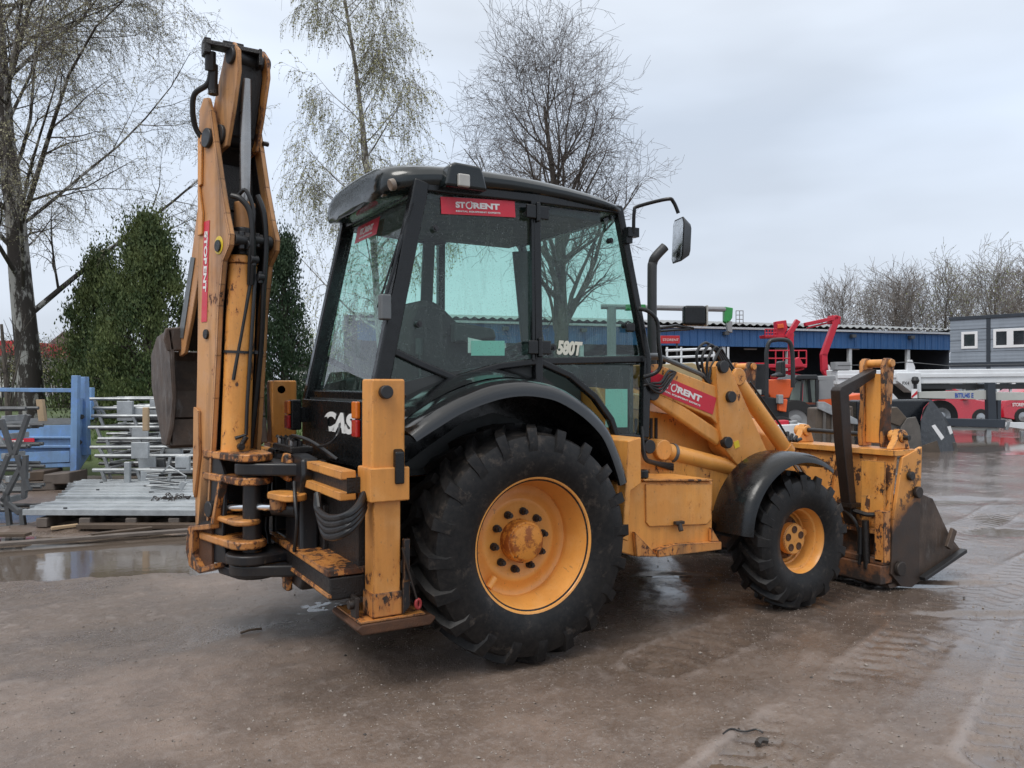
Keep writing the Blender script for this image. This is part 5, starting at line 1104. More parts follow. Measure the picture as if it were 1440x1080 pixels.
for i, (u0, D, k, rz, s_, lab) in enumerate(((1285, 66, 2, 2., 1.0, 'bare tree between the two round crowns above the warehouse end'), (1360, 70, 3, 1., .9, 'thin pale tree just left of the tallest tree above the grey building'), (1440, 66, 0, 4., 1.25, 'bare tree at the right edge above the grey building'), (1232, 72, 1, 3., .95, 'faint greenish tree behind the leftmost trees of the row'), (1475, 70, 2, 5., 1.2, 'bare tree cut by the right edge of the picture'), (1415, 72, 2, .5, 1.1, 'bare tree behind the grey building between the tall ones'))):
    c = copy_tree(protos[k]); c.location = at(u0, D, 0); c.rotation_euler.z = rz; c.scale = (s_,) * 3; c['label'] = lab
# evergreens
def evergreen(name, loc, label, h, w_, n, mat, seed, group=None, sz=.058):
    E = empty(name, loc, label, 'evergreen', group); r = random.Random(seed); g = G(); t = G(); t.tube([(0, 0, 0), (0, 0, h * .5), (0, 0, h * .95)], [.14, .09, .02], 8); 
    cl = []
    for k in range(150):
        z = h * (.03 + .97 * r.random() ** 1.05); R_ = w_ * (1 - (min(z, h) / h) ** 1.3) ** .9 * r.uniform(.5, 1.18) + .05; a = r.random() * 6.283; cl.append((V((R_ * math.cos(a), R_ * math.sin(a), z)), r.uniform(.16, .42)))
        t.tube([(0, 0, z * .82), (R_ * .6 * math.cos(a), R_ * .6 * math.sin(a), z * .95), (R_ * .95 * math.cos(a), R_ * .95 * math.sin(a), z)], [.03, .02, .01], 4, cap=False)
    for k in range(n):
        c, s = cl[r.randrange(150)] ; p = c + V((r.gauss(0, s * .5), r.gauss(0, s * .5), r.gauss(0, s * .75)))
        up = V((p.x * .25 + r.gauss(0, .3), p.y * .25 + r.gauss(0, .3), 1)).normalized() * sz * r.uniform(.6, 1.5); sd_ = up.cross(V((r.gauss(0, 1), r.gauss(0, 1), r.gauss(0, .5)))).normalized() * sz * .38
        g.add([p - up * .5, p + sd_, p + up, p - sd_], [(0, 1, 2, 3)])
    tr = t.build('trunk', 'dark_bark', E); g.build('crown', mat, E, smooth=0); return E
evergreen('thuja_tree', at(208, 19.5, .35), 'broad dark green conifer behind the raised boom, left of it', hz(306, 19.5) - .35, 1.5, 46000, 'thuja_leaf', 3)
evergreen('thuja_tree', at(140, 21.5, .35), 'lower bushy conifer between the big birch and the broad conifer', hz(345, 21) - .6, 1.3, 32000, 'thuja_leaf', 4)
evergreen('thuja_tree', at(400, 23, .2), 'narrow darker conifer between the raised boom and the cab', hz(343, 23) - .2, .95, 26000, 'thuja_dark', 6)
# low bushes beyond the bank
def bush(loc, label, h, w_, mat, seed, n=2600):
    E = empty('bush', loc, label, 'bush', 'bushes beyond the grass'); r = random.Random(seed); t = G(); g = G()
    for k in range(70):
        a = r.random() * 6.283; x, y = math.cos(a) * w_ * r.random() * .4, math.sin(a) * w_ * r.random() * .4; e = V((math.cos(a) * w_ * r.uniform(.3, 1), math.sin(a) * w_ * r.uniform(.3, 1), h * r.uniform(.5, 1.05)))
        m_ = V((x, y, 0)).lerp(e, .55) + V((0, 0, .15 * h)); t.tube([V((x, y, 0)), m_, e], [.025, .015, .006], 3, cap=False)
        for j in range(5): q_ = m_.lerp(e, r.random()); t.tube([q_, q_ + V((r.gauss(0, .4), r.gauss(0, .4), r.uniform(.1, .6)))], [.01, .005], 3, cap=False)
        for j in range(n // 70): q_ = m_.lerp(e, r.random()) + V((r.gauss(0, .25), r.gauss(0, .25), r.gauss(0, .2))); s = .045; b_ = V((r.gauss(0, 1), r.gauss(0, 1), r.gauss(0, 1))).normalized() * s; c_ = b_.cross(V((0, 0, 1))).normalized() * s * .7; g.add([q_ - b_, q_ - c_, q_ + b_, q_ + c_], [(0, 1, 2, 3)])
    t.build('stems', 'twig', E, smooth=0); g.build('foliage', mat, E, smooth=0); return E
for i, (u, D, h_, w_, mt, lab) in enumerate(((85, 34, 3.2, 2.2, 'bush_leaf', 'brownish bush right behind the big birch trunk'), (10, 30, 2.6, 1.8, 'bush_leaf', 'scrubby bush at the left edge behind the blue trailer'), (455, 40, 4.6, 1.6, 'bud_leaf', 'yellow green shrub between the narrow conifer and the cab'), (300, 36, 3.0, 3.0, 'bush_leaf', 'bush hidden mostly by the raised boom'), (500, 44, 3.4, 2.6, 'bush_leaf', 'bush seen through the rear window of the cab'), (-50, 33, 3.4, 2.4, 'bush_leaf', 'bush cut by the left edge of the picture'))): bush(at(u, D, .3), lab, h_, w_, mt, 60 + i)
t_ = G(); t_.tube([at(14, 18, .3), at(10, 18, 1.4), at(2, 18.2, 2.9)], [.075, .06, .03], 8); t_.tube([at(11, 18, 1.0), at(24, 18, 1.9), at(34, 18.2, 2.6)], [.03, .02, .008], 6)
for k in range(24): p = at(2 + 1.3 * k, 18, 1.6 + .05 * k); t_.tube([p, p + V((random.gauss(0, .2), random.gauss(0, .2), random.uniform(.1, .7)))], [.012, .004], 3)
tag(t_.build('sapling', 'dark_bark'), 'thin crooked sapling left of the big birch trunk', 'sapling')
# far wood that closes the horizon
g = G(); r = random.Random(8)
for k in range(5200):
    D = r.uniform(95, 130); u = r.uniform(-500, 2000); p = at(u, D, 0); h_ = r.uniform(3, 7.5) * (.8 + .3 * math.sin(u * .013) + .2 * math.sin(u * .041)); a = V((r.gauss(0, .9), r.gauss(0, .9), h_)); w_ = V((RT.x, RT.y, 0)) * .09
    g.add([p - w_, p + w_, p + a], [(0, 1, 2)]); q_ = p + a * r.uniform(.3, .8); b_ = V((r.gauss(0, 1.2), r.gauss(0, 1.2), r.uniform(.6, 2))); g.add([q_ - w_ * .6, q_ + w_ * .6, q_ + b_], [(0, 1, 2)])
g.build('distant_wood', 'twig_haze', smooth=0, kind='stuff')
# ================================================================== BUILDINGS
def facep(u, v, P0, dh):
    """point of a vertical wall through P0 with horizontal direction dh"""
    n = V((dh.y, -dh.x, 0)); d = FW + RT * ((u - 720) / F_PX) + UP * ((540 - v) / F_PX); t = (P0 - CAM).dot(n) / d.dot(n); return CAM + d * t
# long open-fronted warehouse
W0, W1 = at(905, 45.2), at(1337, 51.8); wd = (W1 - W0).normalized(); wn = V((-wd.y, wd.x, 0)); wn = wn if wn.dot(FW) > 0 else -wn
W0 = W0 - wd * 16; WL = (W1 - W0).length; wz = 5.02
AXW = (wd, wn, UP)
WH = empty('warehouse', W0, 'long blue clad open fronted warehouse with white posts behind the machines', 'warehouse')
def loc(p, E): return p - E.location
def wbox(g, a0, a1, b0, b1, z0, z1, E=WH): c = W0 + wd * ((a0 + a1) / 2) + wn * ((b0 + b1) / 2) + UP * ((z0 + z1) / 2) - E.location; return g.box(c, (a1 - a0, b1 - b0, z1 - z0), AXW)
g = G(); zb_ = hz(489, 48.5)
for i in range(int(WL / .5)):   # fascia sheets with their ribs
    wbox(g, i * .5, i * .5 + .46, .0, .05, zb_, wz - .28); wbox(g, i * .5 + .46, i * .5 + .50, -.025, .05, zb_, wz - .28)
g.build('fascia', 'blue_cladding', WH, smooth=0, kind='stuff')
g = G(); wbox(g, -.1, WL + .1, -.20, .03, wz - .27, wz - .14); g.build('gutter', 'window_white', WH, bev=.02)
g = G()      # corrugated roof edge, real waves
n = int(WL / .09)
for r_ in range(2): pass
vs = []
for i in range(n + 1):
    z = wz + .055 * math.sin(i * 1.15); p = W0 + wd * (i * .09) - WH.location
    vs += [p - wn * .35 + UP * z, p + wn * 7 + UP * (z + .75)]
g.add(vs, [(2 * i, 2 * i + 1, 2 * i + 3, 2 * i + 2) for i in range(n)]); rf_ = g.build('roof', 'roof_sheet', WH, smooth=60)
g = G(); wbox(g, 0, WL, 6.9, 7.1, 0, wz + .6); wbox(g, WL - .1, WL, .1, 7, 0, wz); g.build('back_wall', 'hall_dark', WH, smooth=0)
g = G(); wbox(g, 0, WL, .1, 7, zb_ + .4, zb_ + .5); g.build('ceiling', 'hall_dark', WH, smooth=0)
aC = (facep(1279, 500, W0, wd) - W0).dot(wd); aD = aC - (facep(1197, 500, W0, wd) - W0).dot(wd)
for i in range(7):
    g = G(); a = aC - i * aD; wbox(g, a - .11, a + .11, .06, .28, 0, zb_); g.build('column', 'white_column', WH, bev=.01)
    g = G(); wbox(g, a - .15, a + .15, -.30, -.02, wz - .62, wz - .42); g.build('eaves_bracket', 'galvanised_dull', WH, bev=.01)
for u in (1055, 1098, 1200):
    p = facep(u, 491, W0 + wn * 2.5, wd); g = G(); g.box(p - WH.location, (.9, .1, .08), AXW); g.build('light_fitting', 'window_white', WH, bev=.01)
# shelves of grey goods inside
for i, u in enumerate((1225, 1250, 1300, 1140, 1165)):
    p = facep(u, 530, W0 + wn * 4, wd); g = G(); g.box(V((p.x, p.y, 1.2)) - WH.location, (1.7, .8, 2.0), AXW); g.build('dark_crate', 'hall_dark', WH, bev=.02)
# grey office of stacked cabins
O0, O1 = at(1336, 45.0), at(1500, 40.8); od = (O1 - O0).normalized(); on_ = V((-od.y, od.x, 0)); on_ = on_ if on_.dot(FW) > 0 else -on_
OF = empty('office_building', O0, 'grey two storey cabin office with white framed windows at the right edge', 'building'); AXO = (od, on_, UP); oz = 5.30
def obox(g, a0, a1, b0, b1, z0, z1): return g.box(od * ((a0 + a1) / 2) + on_ * ((b0 + b1) / 2) + UP * ((z0 + z1) / 2), (a1 - a0, b1 - b0, z1 - z0), AXO)
OL = 9.0; g = G(); obox(g, .02, OL, .06, 6, 0, oz - .15); g.build('wall_core', 'grey_cladding', OF, smooth=0)
aJ = (facep(1390, 480, O0, od) - O0).dot(od)
for st in range(2):
    zlo = (0, 2.62)[st]; 
    for j in range(4):
        for a0, a1 in ((0, aJ - .1), (aJ + .1, OL)):
            g = G(); obox(g, a0, a1, 0, .06, zlo + .1 + j * .62, zlo + .1 + (j + 1) * .62 - .03); g.build('cladding_panel', 'grey_cladding', OF, bev=.006)
g = G(); obox(g, aJ - .1, aJ + .1, -.03, .06, 0, oz - .1); g.build('corner_post', 'dark_trim', OF, bev=.01)
g = G(); obox(g, -.06, OL, -.06, 6.1, oz - .18, oz); g.build('roof', 'dark_trim', OF, bev=.01)
g = G(); obox(g, -.02, OL, -.04, .06, 2.50, 2.74); g.build('storey_band', 'dark_trim', OF, bev=.01)
for (u0, v0, u1, v1, mull) in ((1352, 467, 1375, 490, 0), (1397, 463, 1445, 488, 1), (1354, 533, 1376, 566, 0), (1402, 533, 1446, 566, 1)):
    a, b = facep(u0, v0, O0, od), facep(u1, v1, O0, od); A_, B_ = (a - O0).dot(od), (b - O0).dot(od); z1_, z0_ = a.z, b.z
    g = G(); t = .14; obox(g, A_, B_, -.04, .05, z1_ - t, z1_); obox(g, A_, B_, -.04, .05, z0_, z0_ + t); obox(g, A_, A_ + t, -.042, .05, z0_ + t, z1_ - t); obox(g, B_ - t, B_, -.042, .05, z0_ + t, z1_ - t)
    if mull: obox(g, (A_ + B_) / 2 - .16, (A_ + B_) / 2 + .16, -.042, .05, z0_ + t, z1_ - t)
    wf = g.build('window', 'window_white', OF, bev=.008)
    g = G(); obox(g, A_ + .05, B_ - .05, -.02, .03, z0_ + .05, z1_ - .05); g.build('pane', 'window_dark', wf, smooth=0)
# far houses at the left
def house(u0, u1, D, vt, vb, label, wallm, roofm, gable=True, win=(3, 2), name='house', red=None):
    a, b = at(u0, D), at(u1, D); L_ = (b - a).length; z1_ = hz(vb, D); zr = hz(vt, D); E = empty(name, a, label, 'house'); A3 = (RT, FW, UP)
    G().box(RT * L_ / 2 + FW * 4 + UP * z1_ / 2, (L_, 8, z1_), A3).build('wall', wallm, E, smooth=0)
    g = G()
    if gable: g.prism([RT * -.4 + UP * z1_ - FW * .4, RT * (L_ / 2) + UP * zr - FW * .4, RT * (L_ + .4) + UP * z1_ - FW * .4, RT * (L_ / 2) + UP * (z1_ - .05) - FW * .4], FW * 9)
    else: g.box(RT * L_ / 2 + FW * 4 + UP * (zr + z1_) / 2, (L_ + .4, 8.4, zr - z1_), A3)
    g.build('roof', roofm, E, smooth=0)
    for j in range(win[1]):
        for i in range(win[0]):
            c = RT * (L_ * (i + .5) / win[0]) + UP * (z1_ * (j + .5) / win[1]); g = G(); g.box(c - FW * .03, (L_ / win[0] * .62, .1, z1_ / win[1] * .55), A3); wf = g.build('window', 'window_white', E, smooth=0)
            for s in (-1, 1): G().box(c - FW * .07 + RT * s * L_ / win[0] * .14, (L_ / win[0] * .24, .06, z1_ / win[1] * .46), A3).build('pane', 'window_dark', wf, smooth=0)
    return E
house(62, 124, 66, 466, 497, 'white house with grey gabled roof seen beyond the grass right of the birch', 'render_white', 'roof_grey', True, (4, 2))
e = house(-60, 19, 58, 479, 500, 'low pale building with a red banner at the left edge', 'render_white', 'banner_red', False, (4, 2))
house(412, 470, 60, 512, 519, 'pale flat roofed building between the raised boom and the cab', 'render_white', 'roof_grey', False, (5, 2))
house(500, 640, 75, 480, 500, 'long pale house seen through the cab windows', 'render_ochre', 'roof_grey', True, (6, 2))
# ================================================================== MACHINES AND GOODS AT THE RIGHT
class Loc:
    """builds in a frame at ground point at(u, D): r to the right of the picture, f away, z up"""
    def __init__(s, name, u, D, label, cat, rz=0., group=None):
        s.E = empty(name, at(u, D), label, cat, group); s.u, s.D = u, D; c, k = math.cos(rz), math.sin(rz); s.r = RT * c + FW * k; s.f = FW * c - RT * k; s.A = (s.r, s.f, UP)
    def P(s, r, f, z): return s.r * r + s.f * f + UP * z
    def q(s, u, v, f=0.):       # local point on the sight line at depth D + f
        D = s.D + f; return at(u, D, hz(v, D)) - s.E.location
    def box(s, name, mat, r0, r1, f0, f1, z0, z1, bev=.02, parent=None): return G().box(s.P((r0 + r1) / 2, (f0 + f1) / 2, (z0 + z1) / 2), (r1 - r0, f1 - f0, z1 - z0), s.A).build(name, mat, parent or s.E, bev=bev)
    def poly(s, name, mat, uv, f0, th, bev=.01, parent=None): return G().prism([s.q(u, v, f0) for u, v in uv], FW * th).build(name, mat, parent or s.E, bev=bev)
    def tube(s, name, mat, pts, r, n=8, parent=None, sm=False):
        P_ = [s.q(*p) for p in pts]; return G().tube(smoothpath(P_, 4) if sm else P_, r, n).build(name, mat, parent or s.E)
    def wheel(s, u, v, rad, f=-.0, w_=.25, parent=None, rim='alloy', ax=None):
        c = s.q(u, v, f); ax = ax or FW; t = G().lathe([(rad * .55, 0), (rad * .97, .01), (rad, .05), (rad, w_ - .05), (rad * .97, w_), (rad * .55, w_)], c, ax, 28).build('wheel', 'car_tyre', parent or s.E)
        G().lathe([(.01, .03), (rad * .18, .02), (rad * .3, .05), (rad * .55, .02), (rad * .56, w_ * .8)], c, ax, 20).build('rim', rim, t)
# truck-mounted lift: white boom, beams, outriggers
T = Loc('aerial_lift_truck', 1300, 24, 'white truck mounted boom lift with pale outrigger beams at the right edge', 'boom lift truck')
T.poly('main_boom', 'machine_white', [(1178, 521), (1470, 518), (1470, 538), (1178, 541)], 0, .42, .03); T.poly('boom_ridge', 'machine_white', [(1178, 527), (1470, 524), (1470, 529), (1178, 532)], -.04, .05, .01)
T.poly('boom_knuckle', 'machine_white', [(1262, 524), (1295, 524), (1296, 552), (1282, 552), (1262, 536)], -.12, .5, .02)
T.poly('turret', 'machine_white', [(1176, 520), (1196, 520), (1202, 563), (1182, 565)], .1, .8, .03); T.poly('cab_corner', 'machine_white', [(1243, 540), (1263, 561), (1243, 563)], -.05, .06, .005); T.poly('dark_gap', 'machine_black', [(1198, 540), (1330, 540), (1330, 562), (1198, 562)], .5, .3)
T.poly('under_boom', 'machine_black', [(1290, 540), (1470, 540), (1470, 547), (1290, 547)], .05, .3); T.poly('outrigger_beam', 'beam_pale', [(1292, 551), (1391, 549), (1391, 562), (1292, 560)], -.25, .25, .01); T.poly('outrigger_beam', 'beam_pale', [(1398, 551), (1470, 552), (1470, 563), (1398, 563)], -.25, .25, .01)
T.poly('post', 'dark_trim', [(1389, 538), (1400, 538), (1402, 592), (1390, 592)], -.35, .18); T.poly('post', 'dark_trim', [(1403, 563), (1408, 563), (1408, 592), (1403, 592)], -.30, .15); T.poly('leg_foot', 'galvanised', [(1388, 604), (1394, 604), (1395, 618), (1387, 618)], -.35, .12)
T.poly('chassis_beam', 'dark_trim', [(1318, 588), (1415, 590), (1413, 602), (1322, 599)], -.4, .22, .02); T.poly('lower_beam', 'beam_pale', [(1338, 600), (1405, 602), (1404, 606), (1338, 604)], -.3, .15, .005)
T.poly('tow_hitch', 'machine_white', [(1414, 594), (1440, 594), (1470, 603), (1470, 607), (1436, 603), (1414, 600)], -.4, .12, .01)
for a, b in (((1419, 593), (1416, 605)), ((1438, 606), (1438, 616))): T.poly('hitch_ring', 'galvanised', [(a[0] - 2, a[1]), (a[0] + 2, a[1]), (b[0] + 2, b[1]), (b[0] - 2, b[1])], -.42, .08)
G().lathe([(.001, -.12), (.08, -.10), (.115, 0), (.08, .10), (.001, .12)], T.q(1287, 535, -.3), UP, 20).build('black_ball', 'machine_black', T.E)
T.tube('ball_post', 'machine_black', [(1287, 540, -.3), (1287, 562, -.3)], .05)
cp = T.poly('warning_plate', 'window_white', [(1282, 547), (1290, 547), (1290, 560), (1282, 560)], -.40, .02, 0); T.poly('red_stripe', 'banner_red', [(1282, 557), (1290, 549), (1290, 554), (1282, 560)], -.405, .003, 0)
T.wheel(1325, 586, .50, .1); T.tube('cable', 'galvanised_dull', [(1178, 514, 0), (1225, 513, 0), (1275, 509, 0), (1330, 514, 0), (1440, 512, 0)], .012, 5)
T.poly('control_box', 'machine_grey', [(1175, 509), (1196, 509), (1196, 520), (1175, 520)], 0, .4, .01); T.poly('boom_fork', 'machine_white', [(1276, 515), (1278, 506), (1283, 506), (1287, 516), (1287, 522), (1276, 522)], 0, .1, .01)
for u in (1355, 1373, 1420): T.poly('stay', 'window_white', [(u, 537), (u + 3, 537), (u + 3, 551), (u, 551)], .1, .05, 0)
a = T.q(1343, 560, -.256) + T.E.location; text('BITIU4S E', 'lettering', 'blue_print', T.E, T.q(1343, 559, -.256), RT, UP, .13, bold=.006, width=.55)
text('PX4', 'lettering', 'machine_black', T.E, T.q(1269, 541, -.128), RT, UP, .10, width=.2)
# red cars
def car(u, D, label):
    C_ = Loc('parked_car', u, D, label, 'car', group=None); k = 4.3
    out = [(-2.12, .30), (-2.15, .62), (-2.05, .92), (-1.7, .98), (-1.15, 1.36), (-.7, 1.46), (.35, 1.45), (.75, 1.30), (1.25, .98), (1.85, .86), (2.10, .70), (2.15, .32), (1.7, .22), (-1.7, .22)]
    sec = []
    for f, sx, sz in ((0, .96, .0), (.08, 1., 0), (.85, 1., .02), (1.65, 1., 0), (1.72, .96, 0)):
        sec.append([C_.P(r * sx, f + (.16 if z > 1.05 and f < .5 else (-.16 if z > 1.05 and f > 1.2 else 0)), z) for r, z in out])
    m = len(out); g = G(); g.add([p for s in sec for p in s], [(i * m + j, i * m + (j + 1) % m, (i + 1) * m + (j + 1) % m, (i + 1) * m + j) for i in range(4) for j in range(m)] + [tuple(range(m)), tuple(range(4 * m, 5 * m))[::-1]])
    b = g.build('body', 'car_red', C_.E, recalc=True, bev=.02, smooth=50)
    g = G(); g.prism([C_.P(r, .145, z) for r, z in ((-1.45, 1.04), (-1.08, 1.32), (-.68, 1.40), (.32, 1.39), (.68, 1.25), (1.02, 1.02))], C_.f * -.03); g.build('side_window', 'window_dark', b, bev=.01)
    for r in (-.2,): G().box(C_.P(r, .10, 1.2), (.06, .03, .4), C_.A).build('door_pillar', 'car_red', b)
    for r in (-1.35, 1.38):
        c = C_.P(r, -.03, .33); t = G().lathe([(.18, 0), (.31, .0), (.33, .04), (.33, .22)], c, C_.f, 24).build('wheel', 'car_tyre', C_.E); G().lathe([(.01, -.01), (.06, .0), (.18, .02), (.2, .15)], c, C_.f, 20).build('rim', 'alloy', t)
    G().box(C_.P(2.08, .3, .66), (.10, .4, .12), C_.A).build('headlight', 'lamp_lens', b, bev=.02); G().box(C_.P(.8, -.06, 1.02), (.18, .12, .12), C_.A).build('door_mirror', 'car_red', b, bev=.02)
    return C_
c_ = car(1325, 28.5, 'red car parked behind the boom lift truck, left of its dark post'); c2 = car(1490, 29.5, 'red car cut by the right edge behind the boom lift truck')
text('STORENT', 'lettering', 'white_print', c2.E, c2.P(-1.75, -.02, .72), RT, UP, .12, bold=.004, width=.55)
# buckets standing on the wet ground
B = Loc('black_bucket', 1300, 18.2, 'large black loader bucket with a white sticker lying on the wet ground', 'bucket')
B.poly('shell', 'black_bucket', [(1205, 563), (1311, 562), (1300, 574), (1296, 590), (1298, 634), (1205, 634)], .05, .5, .05)
g = G(); A_ = [B.q(u, v, f) for u, v, f in ((1310, 562, 0), (1297, 590, -.25), (1296, 636, -.3), (1322, 638, -.15), (1344, 636, .5), (1344, 622, .6), (1338, 600, .4), (1322, 577, .1))]
g.prism(A_, V((-.06, 0, 0))); bs = g.build('side_plate', 'black_bucket', B.E, bev=.008)
B.poly('worn_edge', 'mud_bucket', [(1296, 627), (1318, 620), (1323, 638), (1296, 637)], -.34, .03, 0); B.poly('cutting_edge', 'grey_bucket', [(1338, 622), (1345, 622), (1348, 637), (1340, 638)], .45, .1, .01)
for uv in ([(1310, 599), (1315, 597), (1328, 615), (1324, 619)], [(1332, 600), (1337, 599), (1340, 609), (1336, 611)]): B.poly('white_sticker', 'window_white', uv, -.36 if uv[0][0] == 1310 else .25, .008, 0)
B = Loc('grey_bucket', 1178, 15.5, 'mud stained grey bucket behind the fork tine', 'bucket')
B.poly('shell', 'mud_bucket', [(1148, 574), (1200, 571), (1204, 650), (1146, 651)], 0, .5, .03); B.poly('lip', 'galvanised', [(1150, 565), (1160, 565), (1206, 590), (1207, 597), (1196, 596), (1151, 575)], -.08, .08, .01)
for u in (1158, 1170, 1182, 1193): B.poly('rib', 'grey_bucket', [(u, 577), (u + 4, 577), (u + 3, 628), (u - 1, 628)], -.05, .06, .005)
B = Loc('steel_bucket', 1282, 16.5, 'bare steel bucket side standing in front of the black bucket', 'bucket')
B.poly('side_plate', 'grey_bucket', [(1262, 630), (1268, 600), (1276, 588), (1288, 586), (1294, 600), (1298, 643), (1262, 644)], 0, .05, .01); B.poly('shell', 'mud_bucket', [(1245, 575), (1262, 572), (1276, 588), (1266, 600), (1245, 592)], .05, .4, .02); B.poly('back', 'grey_bucket', [(1236, 590), (1262, 592), (1262, 636), (1236, 636)], .1, .4, .02)
# telehandler
H = Loc('telehandler', 1160, 21, 'orange telehandler with black cab parked behind the loader bucket', 'telehandler')
H.poly('body', 'machine_black', [(1103, 570), (1150, 570), (1155, 606), (1100, 606)], .1, 1.2, .04); H.poly('hood', 'machine_orange', [(1150, 562), (1215, 553), (1245, 558), (1245, 572), (1150, 574)], .2, 1.0, .04); H.poly('boom', 'machine_black', [(1195, 566), (1240, 566), (1240, 580), (1195, 582)], -.2, .4, .03)
g = G(); F_ = [(1106, 571), (1112, 545), (1121, 533), (1148, 531), (1149, 571)]
for a, b in zip(F_, F_[1:]): g.beam(H.q(*a, 0), H.q(*b, 0), .07, .07, FW, .03); g.beam(H.q(*a, 1.1), H.q(*b, 1.1), .07, .07, FW, .03)
g.beam(H.q(1128, 532, 0), H.q(1126, 571, 0), .05, .05, FW); g.beam(H.q(1106, 571, 0), H.q(1149, 571, 0), .08, .08, FW)
cf = g.build('cab_frame', 'machine_black', H.E, bev=.01); H.poly('pane', 'pane_reflect', [(1111, 548), (1122, 536), (1127, 536), (1125, 566), (1109, 566)], .3, .02, 0); H.poly('pane', 'pane_reflect', [(1130, 535), (1146, 534), (1147, 566), (1129, 566)], .3, .02, 0); H.poly('inner_post', 'machine_black', [(1136, 534), (1139, 534), (1142, 566), (1138, 566)], .2, .05, 0); H.poly('cab_roof', 'machine_black', [(1113, 534), (1122, 527), (1150, 527), (1151, 534)], -.05, 1.3, .03); H.poly('rear_screen', 'machine_grey', [(1152, 535), (1172, 534), (1174, 560), (1152, 562)], .2, .05, 0); H.poly('engine_cover', 'machine_grey', [(1150, 529), (1175, 528), (1176, 535), (1150, 535)], .2, .9, .02)  # cab panes are pale sheets imitating reflection by colour
H.poly('bin', 'machine_red', [(1183, 552), (1192, 545), (1196, 548), (1188, 563)], -.3, .1, .02); H.wheel(1120, 592, .55, -.1, .35, rim='machine_grey'); H.wheel(1225, 592, .55, -.1, .35, rim='machine_grey')
# compact dumper with roll bar
d = Loc('site_dumper', 1095, 18.5, 'orange site dumper with tall dark roll bar behind the lift arm', 'dumper')
d.poly('skip', 'machine_orange', [(1080, 534), (1112, 533), (1118, 540), (1110, 560), (1086, 562), (1079, 550)], .3, 1.3, .03); g = G()
for f in (0, ): g.tube(smoothpath([d.q(1078, 560, f), d.q(1078, 515, f), d.q(1078, 495, f), d.q(1082, 481, f), d.q(1090, 478, f), d.q(1103, 478, f), d.q(1111, 482, f), d.q(1114, 496, f), d.q(1115, 520, f), d.q(1115, 545, f)], 4), .05, 10)
g.build('roll_bar', 'machine_black', d.E); d.poly('seat', 'machine_black', [(1099, 508), (1105, 507), (1106, 530), (1092, 531), (1092, 526), (1099, 525)], .2, .45, .04); d.poly('chassis', 'machine_black', [(1058, 555), (1110, 562), (1110, 604), (1056, 604)], .1, 1.2, .03)
d.poly('engine_box', 'machine_orange', [(1096, 560), (1108, 562), (1106, 580), (1096, 578)], -.05, .4, .02); d.poly('tank', 'machine_grey', [(1095, 555), (1102, 555), (1102, 568), (1095, 568)], -.1, .2, .02); d.wheel(1068, 609, .38, -.1, .3, rim='machine_grey'); d.wheel(1100, 609, .38, -.1, .3, rim='machine_grey')
d.poly('front_post', 'machine_black', [(1060, 512), (1078, 512), (1080, 556), (1060, 556)], .3, .1, .02); d.poly('lamp', 'lamp_lens', [(1064, 548), (1071, 548), (1071, 555), (1064, 555)], .25, .05, .01)
f2 = Loc('parts_crate', 1125, 16, 'low crate of white and red parts behind the tilt cylinder', 'crate'); f2.poly('crate_front', 'machine_white', [(1088, 598), (1135, 596), (1135, 646), (1088, 647)], 0, .5, .02); f2.poly('red_part', 'machine_red', [(1092, 592), (1110, 591), (1110, 598), (1092, 599)], .1, .3, .02); f2.poly('metal_part', 'galvanised', [(1111, 593), (1122, 591), (1122, 597), (1111, 598)], .1, .2, .02)
# red boom lift
R = Loc('red_boom_lift', 1160, 33, 'red articulated boom lift with folded arm standing against the blue warehouse', 'boom lift')
def arm(L_, name, pts, th, mat, w_=.25):
    for a, b in zip(pts, pts[1:]): G().beam(L_.q(*a), L_.q(*b), th, w_, FW, .05).build(name, mat, L_.E, bev=.02)
arm(R, 'upper_arm', [(1133, 456), (1176, 447)], .15, 'machine_red'); arm(R, 'jib', [(1136, 461), (1172, 452)], .07, 'machine_red', .12); arm(R, 'lower_arm', [(1177, 446), (1158, 499), (1159, 520), (1172, 540)], .24, 'machine_red')
arm(R, 'ram', [(1164, 515), (1174, 538)], .12, 'machine_white', .12); R.poly('elbow', 'machine_red', [(1170, 443), (1183, 445), (1182, 456), (1170, 455)], -.1, .5, .02); R.poly('turntable', 'machine_black', [(1163, 538), (1182, 536), (1184, 556), (1163, 556)], -.2, 1.0, .03); R.box('base', 'machine_red', -.6, 1.6, -.3, 1.4, .25, 1.0, .05)
for r in (-.3, 1.3): G().lathe([(.01, 0), (.40, .0), (.42, .05), (.42, .3)], R.P(r, -.4, .42), R.f, 24).build('wheel', 'car_tyre', R.E)
